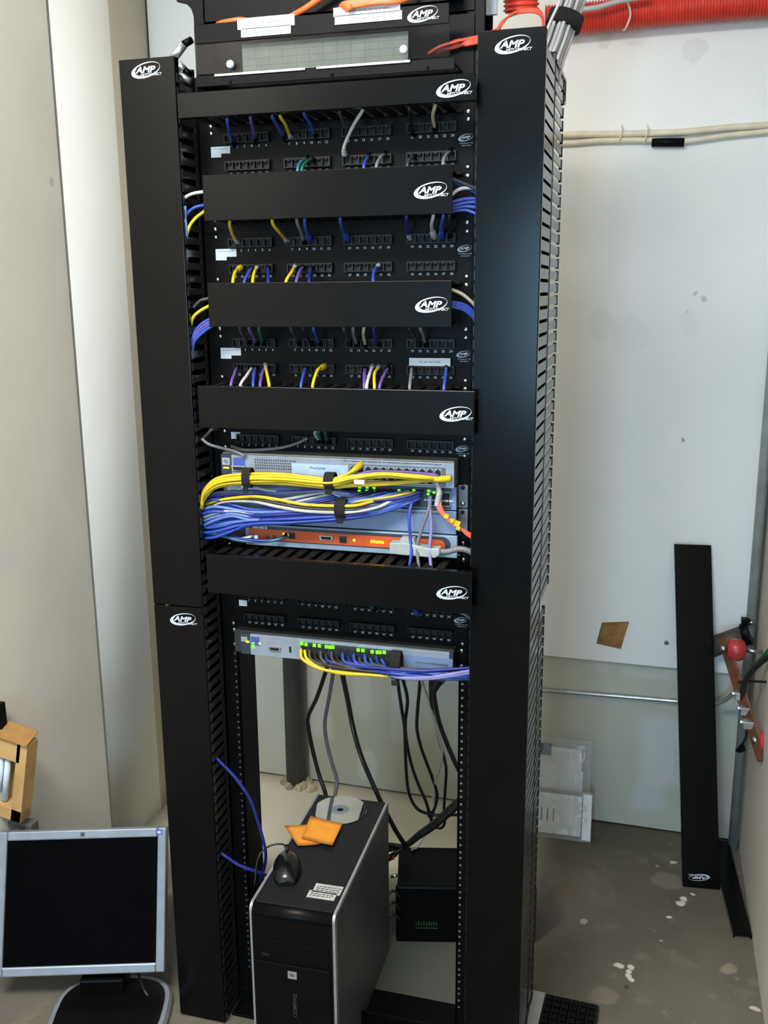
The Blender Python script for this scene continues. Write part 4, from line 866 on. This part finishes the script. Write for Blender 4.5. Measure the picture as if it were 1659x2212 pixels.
lead('black', [(1062, 1690, 330), (1095, 1672, 330), (1130, 1655, 335), (1160, 1640, 345)], 'short black lead plugged in behind the tower computer, by the battery unit', 4)
lead('salmon', [(1098, 1655, 335), (1094, 1690, 335), (1092, 1720, 335)], 'short reddish lead between the tower computer and the battery unit', 3)
q = P(851, 1892, 262); tag(MB().cyl(q+Vector((-7, 0, -3)), q+Vector((7, 0, 3)), 4.5, n=12).build('metal_connector', STEEL), 'tiny bright metal connector behind the tower computer', 'connector')
for k, v in enumerate((1925, 1950, 1975)):
    cord('black', [P(838, v+8, 245), P(846, v, 252), P(856, v+2, 262), P(862, v+14, 272)], ('upper', 'middle', 'lower')[k]+' short black lead curling out of the rear of the tower computer', r=3.2, group=gh, name='hanging_lead', cat='cable')
# top of the rack
cord('orange', [P(470, 52, -30), P(482, 48, -52), P(505, 44, -58), P(524, 42, -50), P(540, 48, -20)], 'short orange fibre loop above the left paper label', r=4, name='fibre_jumper', cat='fibre')
cord('orange', [P(600, 52, -20), P(632, 34, -40), P(660, 18, -48), P(692, -4, -50), P(730, -30, -50)], 'orange fibre cord rising steeply at the top of the rack', r=5, name='fibre_jumper', cat='fibre')
for k in range(9):
    cord('orange', [P(728+k, 40-k, -30), P(738+k*2, 14+k*1.2-4, -66-k), P(765, 6+k*1.5-3, -72), P(810, 2+k*1.4-6, -74), P(860, -2+k*1.5-6, -70), P(900, -16+k, -40)], 'orange fibre cord in the coil behind the right paper label', r=3, name='fibre_jumper', cat='fibre', group='coiled orange fibre cords')
for k in range(5):
    cord('salmon', [P(925+k*3, 116-k*2, -8), P(950, 101+k*3.0, -22+k*4), P(985, 90+k*3.6-6*math.sin(k*2), -22+k*5), P(1010, 84+k*3.2, -14), P(1045, 76+k*3.2, 0), P(1080, 60+k*3, 20)], 'salmon fibre cord in the bundle entering the right side of the fibre panel', r=2.6, name='fibre_jumper', cat='fibre', group='salmon fibre bundle')
for k in range(3):
    cord('salmon', [P(1070+k*2, 70, 30), P(1088+k*3, 44-k*2, 60), P(1115+k*2, 30-k*3, 80), P(1150, 26-k*3, 90), P(1170, 36-k*4, 100), P(1174, 66, 110)], f'{("front","middle","rear")[k]} reddish fibre looping over the right cable manager', r=2, name='fibre_jumper', cat='fibre')
q = P(1062, 12, 60); tag(MB().box(q.x-9, q.x+9, 58, 66, q.z-14, q.z+18).build('junction_label', PAPER), 'white tag above the right cable manager', 'tag')
nB = 24
for k in range(nB):
    a = k*2.399; rr = 4.6*math.sqrt(k+.5)
    ox, oy = rr*math.cos(a), rr*math.sin(a)
    ax = [(330, 120, 1600), (333, 125, 1800), (346, 140, 1900), (360, 152, 1950), (378, 165, 2010), (410, 190, 2110)]
    tag(MB().tube([Vector(p)+Vector((ox*.9, oy*1.2, -ox*.3)) for p in ax], 3.4, 8, per=6).build('network_cable', GREYCAT), 'grey network cable in the thick strapped bundle above the right manager', 'cable', 'thick grey cable bundle')
p0 = Vector((366, 156, 1968)); p1 = Vector((373, 160, 1992))
tag(MB().lathe(p0, p1-p0, [(0, 26), (0, 31), (22, 31), (22, 26)], 24).build('velcro_strap', VELCRO), 'black strap around the thick grey cable bundle at the top', 'strap', 'black velcro straps')
cable('stiff white wire standing in front of the grey cable bundle', C['white'], [P(1180, 68, 92), P(1192, 40, 96), P(1206, 10, 100), P(1220, -25, 105)], 2.6, 'stiff_wire', 'wire')
# bright pipe clips at the top of the left manager
for nm, a, b, c_ in (('upper', (372, 128), (397, 96), (414, 86)), ('lower', (384, 140), (398, 152), (414, 162))):
    t = thing('hinge_pin', f'{nm} bright metal clip beside the top of the left cable manager', 'clip', P(a[0], a[1], -40))
    MB().cyl(P(*a, -44), P(*b, -40), 8, 7.4, 16).build('barrel', EMT, t); MB().cyl(P(*b, -40), P(*c_, -30), 6.4, 6, 14).build('sleeve', BLACK, t)
t = thing('hinge_pin', 'small silver pin under the two metal clips at the left manager', 'clip', P(390, 172, -40)); MB().cyl(P(383, 158, -44), P(412, 176, -40), 6.5, 5.5, 14).build('barrel', EMT, t)

# ------------------------------------------------------------------ tower computer and what lies on it
PCL = (-57, -181, 0); PCR = .03; PH = 386
pc = thing('tower_computer', 'black tower computer with silver edges standing inside the rack', 'computer', PCL, PCR, local=True)
MB().box(-80, 80, 14, 428, 4, PH-2).build('top_shell', PCBLK, pc, 3)
for s in (-1, 1):
    x0, x1 = (80, 86) if s > 0 else (-86, -80)
    MB().box(x0, x1, 14, 427, 4, PH-10).build('side_panel', PCSIDE, pc, 1)
    tr = MB().plan([(x0, 16), (x1, 16), (x1, 428), (x0, 428)], PH-10, PH-1)
    tr.box(x0, x1, 3, 18, 4, PH-14)
    n = 7; arc = [(x0, x1, 18-15*math.sin(math.pi/2*i/n), PH-14+13*math.cos(math.pi/2*i/n)-0) for i in range(n+1)]
    rings = [[Vector((a, y, z)), Vector((b, y, z)), Vector((b, y+8, z-8)), Vector((a, y+8, z-8))] for a, b, y, z in arc]
    tr.rings(rings, smooth=False)
    lab(tr.build('edge_trim', SILVER, pc, 1), 'silver edge strip')
ff = MB(); ff.box(-80, 80, 0, 14, 4, PH-22)
rings = []
for i in range(7):
    a = math.pi/2*i/6; rings.append([Vector((-80, 20-20*math.cos(a), PH-22+20*math.sin(a))), Vector((80, 20-20*math.cos(a), PH-22+20*math.sin(a))), Vector((80, 22, PH-24)), Vector((-80, 22, PH-24))])
ff.rings(rings, smooth=True)
fb_ = ff.build('front_bezel', PCFRONT, pc)
MB().box(-74, 74, -1.5, 0, PH-112, PH-70).build('drive_bay', mat('drive_bay_black', (9, 9, 10), .35, 0, .05, 40, spec=.1), pc, 1)
MB().box(-62, -46, -2.4, -1.4, PH-106, PH-100).build('eject_button', PCBLK, pc, .5)
MB().box(-76, 76, -3, 0, 20, PH-118).build('lower_bezel', PCFRONT, pc, 2)
lab(put_text(MB().box(-9, 9, -4, -3, PH-146, PH-130), 'hp', 0, -4.2, PH-138, 9, .2, .01, m=1).build('logo_badge', [SILVER, PCFRONT], pc), 'small square silver badge')
lg = MB(); vs, fs_ = text('COMPAQ', 9, 0, .01, 52); lg.add([(4-b, -3.3, PH-205+a) for a, b in vs], [tuple(f) for f in fs_]); lg.build('print', mat('faint_print', (62, 62, 64), .5, 0, .02, 20), pc)
for x0, x1, y0, y1 in ((20, 76, 68, 96), (14, 70, 50, 72)):
    s_ = lab(MB().box(x0, x1, y0, y1, PH-2, PH-1.2).build('sticker', mat('silver_sticker', (190, 192, 192), .45, .2, .08, 60), pc), 'silver paper sticker')
    m = MB(); r = random.Random(int(x0))
    for k in range(3):
        x = x0+5
        while x < x1-8: w = r.uniform(3, 8); m.box(x, x+w, y0+6+k*6, y0+8.4+k*6, PH-1.2, PH-1); x += w+2
    m.build('print', DARKINK, s_)
def onpc(u, v, h=0): p = PZ(u, v, PH+h); return p
cdp = onpc(735, 1749)
cd = thing('compact_disc', 'shiny silver disc lying on the rear of the computer', 'disc', (cdp.x, cdp.y, PH-1))
n = 64
def ring(m, r0, r1, z, mi):
    vs = [(cdp.x+r*math.cos(t), cdp.y+r*math.sin(t), zz) for zz in (z, z+1.2) for r in (r0, r1) for t in (2*math.pi*i/n for i in range(n))]
    fs_ = []
    for i in range(n):
        j = (i+1) % n; fs_ += [(2*n+i, 3*n+i, 3*n+j, 2*n+j), (i, j, n+j, n+i), (n+i, n+j, 3*n+j, 3*n+i), (i, 2*n+i, 2*n+j, j)]
    m.add(vs, fs_, mi)
m = MB(); ring(m, 20, 60, PH-1, 0); m.build('disc', CDM, cd)
m = MB(); ring(m, 7.5, 20, PH-1, 0); lab(m.build('hub', mat('disc_hub', (120, 130, 145), .2, .2, .05, 20), cd), 'greyish clear hub')
def sheet(name, pts, label, cat, mt, sag=0, th=.5):
    """paper square through four corners, gently curled"""
    m = MB(); a, b, c_, d = [Vector(p) for p in pts]; N = 6; vs = []
    for lay in (0, th):
        for i in range(N+1):
            for j in range(N+1):
                u, v = i/N, j/N; p = (a*(1-u)+b*u)*(1-v)+(d*(1-u)+c_*u)*v; vs.append(p+Vector((0, 0, lay+sag*((2*u-1)**2)*1)))
    k = (N+1)**2; fs_ = []
    for i in range(N):
        for j in range(N):
            q = i*(N+1)+j; f = (q, q+1, q+N+2, q+N+1); fs_ += [f, tuple(k+x for x in reversed(f))]
    for i in range(N):
        for q0, q1 in ((i, i+1), (N*(N+1)+i, N*(N+1)+i+1), (i*(N+1), (i+1)*(N+1)), (i*(N+1)+N, (i+1)*(N+1)+N)): fs_.append((q0, q1, q1+k, q0+k))
    m.add(vs, fs_, 0, True); return tag(m.build(name, mt), label, cat, 'orange sticky notes' if 'note' in name else None)
sheet('sticky_note', [onpc(614, 1785, 4), onpc(684, 1780, 2), onpc(691, 1824, 1), onpc(643, 1828, 1)], 'orange sticky note lying lower left under the other on the computer', 'sticky note', NOTE, 1.5)
n2 = sheet('sticky_note', [onpc(671, 1763, 5), onpc(740, 1780, 5), onpc(718, 1827, 5), onpc(651, 1811, 5)], 'orange sticky note lying on top of the other, against the disc', 'sticky note', NOTE, 1)
# mouse
mo = thing('computer_mouse', 'black mouse resting on the computer next to the sticky notes', 'mouse', (0, 0, 0)); 
mp_ = onpc(620, 1878); mo.location = (mp_.x/1000, mp_.y/1000, (PH-1)/1000); mo.rotation_euler = (0, 0, .35); OFF[mo.name] = Vector((0, 0, 0))
rings = []
for i in range(13):
    t = i/12; y = -54+108*t; w = 30*max(.12, math.sin(math.pi*(.06+.88*t)))**.45*(1-.08*t); h = 36*max(.1, math.sin(math.pi*(.05+.88*t)))**.7*(1.05-.28*t)
    rings.append([Vector((w*math.cos(a), y, max(0, h*math.sin(a)) if math.sin(a) > 0 else 0.6*math.sin(a)*0)) for a in (2*math.pi*k/20 for k in range(20))])
MB().rings(rings).build('body', MOUSEM, mo)
MB().lathe((-3.5, 32, 27), (1, 0, 0), [(0, 8), (1, 9.5), (6, 9.5), (7, 8)], 16).build('scroll_wheel', PCBLK, mo)
MB().tube([(0, 52, 10), (-10, 74, 12), (-40, 78, 6), (-62, 60, -10), (-70, 40, -60)], 1.9, 6).build('lead', C['black'], mo)

# ------------------------------------------------------------------ monitor
mn = thing('monitor', 'silver framed flat monitor with a black screen, standing at the lower left', 'monitor', (-596, -91, 0), .312, local=True)
tl = .39; ct, st_ = math.cos(tl), math.sin(tl)
def T(x, y, z): x *= .985; z *= .985; return Vector((x, y*ct+z*st_, 89+z*ct-y*st_))   # panel frame: y along the panel's normal (rearwards), z up the panel
def tbox(m, x0, x1, y0, y1, z0, z1, mi=0): return m.obox(T(x0, y0, z0), T(x1, y0, z0)-T(x0, y0, z0), T(x0, y1, z0)-T(x0, y0, z0), T(x0, y0, z1)-T(x0, y0, z0), mi)
m = MB(); tbox(m, -189, -169, -6, 24, -20, 290); tbox(m, 169, 189, -6, 24, -20, 290); tbox(m, -169, 169, -6, 24, 270, 290); tbox(m, -169, 169, -6, 24, -20, 0); m.build('frame', MONFR, mn, 3)
m = MB(); tbox(m, -169, 169, 0, 10, 0, 270); m.build('screen', SCREEN, mn)
m = MB(); tbox(m, -186, 186, 24, 30, -17, 287); tbox(m, -140, 140, 30, 54, 10, 260); m.build('rear_shell', BLACK, mn, 8)
m = MB(); tbox(m, -169, 169, -6.4, -2, -3, 0); lab(m.build('frame_edge', mat('bright_edge', (180, 184, 188), .3, .3, .03, 20), mn), 'bright lower lip of the frame')
m = MB(); tbox(m, -4.5, 4.5, -7, -6, 276, 285); m.build('logo_badge', DARKINK, mn)
for x, z in ((172, 281), (-180, -12)):
    m = MB(); tbox(m, x-7, x+7, -6.6, -6, z-6, z+6); tbox(m, x-3, x+4, -6.9, -6.5, z-3, z+2, 1); m.build('sticker', [HPBLUE if x > 0 else mat('pinkish_sticker', (190, 165, 165), .5, 0, .1, 60), PAPER], mn)
m = MB(); m.obox((0, -14, 14), (96, 0, 0), (0, 64, 0), (0, 0, 44)); m.obox((10, 46, 18), (84, 0, 0), (0, 40, 0), (0, 0, 150)); m.build('neck', PCFRONT, mn, 4)
bs_ = MB(); n = 40
def sup(cx, cy, a, b, e=3.2): return [(cx+a*abs(math.cos(t))**(2/e)*(1 if math.cos(t) >= 0 else -1), cy+b*abs(math.sin(t))**(2/e)*(1 if math.sin(t) >= 0 else -1)) for t in (2*math.pi*i/n for i in range(n))]
o_, i_, z0 = sup(75, -62, 128, 116), sup(75, -62, 114, 100), 0
rings = [[Vector((x, y, z0)) for x, y in o_], [Vector((x, y, z0+12)) for x, y in o_], [Vector((x, y, z0+20)) for x, y in sup(75, -62, 122, 109)], [Vector((x, y, z0+20)) for x, y in i_]]
bs_.rings(rings, smooth=False); lab(bs_.build('base', MONFR, mn), 'silver rim of the stand')
bi = MB().rings([[Vector((x, y, 19)) for x, y in sup(75, -62, 113, 99)], [Vector((x, y, 22)) for x, y in sup(75, -62, 113, 99)], [Vector((x, y, 23.5)) for x, y in sup(75, -62, 104, 90)]], smooth=False)
bi.build('base_insert', PCFRONT, mn)
cable('short black lead hanging between the monitor and its stand', C['black'], [P(295, 2085, -20), P(303, 2118, -40), P(312, 2140, -60), P(330, 2165, -70)], 3, 'monitor_lead')

# ------------------------------------------------------------------ battery unit, keyboard, loose covers, bags, carton
ux = Vector((math.cos(.235), math.sin(.235), 0)); uy = Vector((-math.sin(.235), math.cos(.235), 0))
ub = Vector((22, 286, 0)); ups = thing('battery_unit', 'black battery backup box on the floor behind the rack opening', 'battery unit', ub)
MB().obox(ub+ux*4+Vector((0, 0, 4)), ux*326, uy*152, Vector((0, 0, 150))).build('case', BLACK, ups, 4)
MB().obox(ub-uy*10, ux*334, uy*12, Vector((0, 0, 150))).build('front_bezel', PCFRONT, ups, 5)
m = MB(); o0 = ub-uy*10.6+ux*48+Vector((0, 0, 46))
for k in range(9): m.obox(o0+ux*(k*6), ux*3.4, uy*.6, Vector((0, 0, 9+3*(k % 2))))
m.obox(o0+Vector((0, 0, -8)), ux*52, uy*.6, Vector((0, 0, 3)))
lab(m.build('display', mat('dim_green_print', (30, 62, 34), .5, 0, .1, 40), ups), 'dim green panel marking')
kb = thing('keyboard', 'black keyboard with a silver strip lying right of the rack foot', 'keyboard', (434, 178, 0), -.045, local=True)
MB().box(-74, 74, -450, 0, 0, 14).build('tray', PCBLK, kb, 3)
lab(MB().box(-74, -42, -448, -2, 13, 16.5).build('silver_strip', mat('silver_strip', (178, 174, 176), .4, .1, .05, 30), kb, 1), 'pale silver strip')
for r in range(6):
    y = -9
    while y > -440:
        for_k = MB(); x0 = -38+r*18.3
        rings = [[Vector((x0+i, y-j, 14)) for i, j in ((0, 0), (16.4, 0), (16.4, 16.4), (0, 16.4))], [Vector((x0+i, y-j, 22)) for i, j in ((2.2, 2.2), (14.2, 2.2), (14.2, 14.2), (2.2, 14.2))]]
        if y > -70 or True: for_k.rings(rings, smooth=False)
        if y > -78: 
            ko = for_k.build('key', PCFRONT, kb, .8)
        y -= 18.6
        if y < -80: break
m = MB()
for r in range(6):
    for k in range(4, 23):
        x0, y = -38+r*18.3, -9-k*18.6
        m.rings([[Vector((x0+i, y-j, 14)) for i, j in ((0, 0), (16.4, 0), (16.4, 16.4), (0, 16.4))], [Vector((x0+i, y-j, 22)) for i, j in ((2.2, 2.2), (14.2, 2.2), (14.2, 14.2), (2.2, 14.2))]], smooth=False)
kk = m.build('key_field', PCFRONT, kb); kk['kind'] = 'stuff'
cable('thin dark keyboard lead rising at the foot of the right cable manager', C['black'], [P(1150, 2142, 120), P(1147, 2160, 100), P(1138, 2185, 70), P(1132, 2230, 30)], 2.2, 'keyboard_lead')
# loose manager cover leaning on the back wall, logo end down
lc = thing('loose_cover', 'long black manager cover leaning upright against the back wall', 'cover', (740, 690, 0))
B0, B1 = Vector((694, 682, 0)), Vector((787, 692, 0)); T0 = Vector((626, 900, 868))
ea = (B1-B0); eb = (T0-B0); en = ea.cross(eb).normalized()*-1     # en points into the room's back (away from the viewer)
if en.y < 0: en = -en
pl = MB().obox(B0, ea, eb, en*2.5).obox(B0, ea*.027, eb, en*14).obox(B0+ea*.973, ea*.027, eb, en*14)
pl.build('plate', COVERM, lc, 1.2)
eu, ev = ea.normalized(), eb.normalized(); c0 = B0+ea*.44+eb.normalized()*28
lab(logo(MB(), 0, 0, 0, 56, map=lambda a, b, d: c0-eu*a-ev*b*.75-en.normalized()*(d+.2)).build('logo', WHITEINK, lc), 'white oval logo, upside down')
fl = MB(); q = [Vector((806, 503, 0)), Vector((848, 507, 0)), Vector((822, 916, 0)), Vector((772, 912, 0))]
fl.plan([(p.x, p.y) for p in q], 9, 12); fl.plan([(p.x, p.y) for p in (q[0], q[0]+Vector((3, 0, 0)), q[3]+Vector((3, 0, 0)), q[3])], 0, 10); fl.plan([(p.x, p.y) for p in (q[1]-Vector((3, 0, 0)), q[1], q[2], q[2]-Vector((3, 0, 0)))], 0, 10)
tag(fl.build('loose_cover', COVERM), 'narrow black cover strip lying flat on the floor along the right wall', 'cover')
# poly bags by the back wall
def bag(name, label, pts, contents, seed, th=16):
    t = thing(name, label, 'bag', (sum((Vector(p) for p in pts), Vector())/4).xy.to_3d()+Vector((0, 0, min(p[2] for p in pts))))
    r = random.Random(seed); N, M = 14, 14; a, b, c_, d = [Vector(p) for p in pts]; vs = []
    nrm = (b-a).cross(d-a).normalized(); nrm = -nrm if nrm.y > 0 else nrm
    for side in (1, -1):
        for i in range(N+1):
            for j in range(M+1):
                u, v = i/N, j/M; p = (a*(1-u)+b*u)*(1-v)+(d*(1-u)+c_*u)*v
                e = (4*u*(1-u)*4*v*(1-v))**.5
                vs.append(p+nrm*(side*th*.5*e+e*2.2*(math.sin(u*19+v*7+seed)+math.sin(v*23-u*9))*(1 if side > 0 else .5)))
    k = (N+1)*(M+1); fs_ = []
    for i in range(N):
        for j in range(M):
            q = i*(M+1)+j; f = (q, q+1, q+M+2, q+M+1); fs_ += [f, tuple(k+x for x in reversed(f))]
    mb = MB().add(vs, fs_, 0, True); mb.build('film', POLY, t)
    for (u0, u1, v0, v1, mt, nm, off) in contents:
        g = lambda u, v: (a*(1-u)+b*u)*(1-v)+(d*(1-u)+c_*u)*v+nrm*off
        o = MB().obox(g(u0, v0), g(u1, v0)-g(u0, v0), g(u0, v1)-g(u0, v0), -nrm*1.5).build(nm, mt, t)
        if nm == 'leaflet':
            s_ = MB()
            for q in range(3):
                uu = u0+(u1-u0)*(.2+.12*q); x_ = g(uu, v0+(v1-v0)*.3); y_ = g(uu, v0+(v1-v0)*.62)
                s_.obox(x_+nrm*.4, (b-a).normalized()*3, (y_-x_), -nrm*.3)
            s_.build('print', DARKINK, o)
    return t
PAPG = mat('leaflet_paper', (214, 220, 222), .6, 0, .04, 20); GREYH = mat('grey_hardware', (120, 112, 112), .5, .2, .15, 30)
xa, xb = 262, 436
bag('poly_bag', 'clear plastic bag of leaflets and grey hardware leaning on the back wall', [(xa, 880, 60), (xb, 876, 66), (xb, 929, 262), (xa, 931, 262)],
    [(.05, .85, .55, .86, PAPG, 'paper', 1), (.1, .88, .28, .56, PAPG, 'leaflet_fold', 3), (.1, .9, .04, .3, GREYH, 'hardware', 0), (.05, .34, .74, .9, mat('blue_grey_print', (70, 76, 100), .5, 0, .1, 40), 'dark_card', 4)], 3)
bag('poly_bag', 'clear plastic bag of printed white leaflets on the floor, in front of the other bag', [(xa, 818, 3), (xb+12, 822, 3), (xb+10, 868, 132), (xa, 868, 132)],
    [(.08, .84, .1, .9, PAPG, 'leaflet', 3), (.86, .99, .04, .96, mat('white_plastic_edge', (226, 226, 226), .4, 0, .03, 20), 'folded_edge', 4)], 5, 12)
# tilted carton at the left edge, on a box hidden by the monitor
tr_ = P(59, 1612, -25); sb = MB().box(-816, -756, -2, 26, 0, 352)
tag(sb.build('storage_box', mat('grey_tub', (90, 90, 88), .6, 0, .08, 20), bevel=2), 'narrow grey box standing under the tilted carton, mostly hidden by the monitor', 'box')
ct_ = thing('cardboard_carton', 'tilted brown cardboard carton at the left edge above the monitor', 'carton', (-780, 0, 354))
tilt = .2; cu, cw = Vector((math.cos(tilt), 0, -math.sin(tilt))), Vector((math.sin(tilt), 0, math.cos(tilt)))
hh = (tr_.z-368)/cw.z; wd = 82; dp = Vector((0, 40, 0)); o0 = tr_-cw*hh-cu*wd
MB().obox(o0+dp*.9, cu*wd, dp*.1, cw*hh).obox(o0, cu*3, dp*.9, cw*hh).obox(o0+cu*(wd-26), cu*26, dp*.9, cw*hh).obox(o0, cu*wd, dp*.9, cw*30).obox(o0+cw*(hh-50), cu*(wd-16), dp*.9, cw*50).build('box', CARD, ct_, 1)
MB().obox(o0+cw*(hh+2)-Vector((0, 8, 0)), cu*(wd+2), Vector((0, 48, 14)), cw*2.5).build('flap', mat('cardboard_inside', (150, 112, 62), .8, 0, .1, 14), ct_, .6)
for k in range(2): lab(MB().cyl(o0+cu*(10+k*17)+dp*.4+cw*34, o0+cu*(10+k*17)+dp*.4+cw*(hh-54), 7).build('white_roll', PAPER, ct_), 'white roll inside')
q0, q1 = P(3, 1582, -10), P(7, 1523, -10)
tag(MB().box(-816, q1.x-8, -14, 8, q0.z-4, q1.z).build('black_case', BLACK, bevel=2), 'black case standing on the tilted carton at the far left', 'case')
bpy.context.view_layer.update()
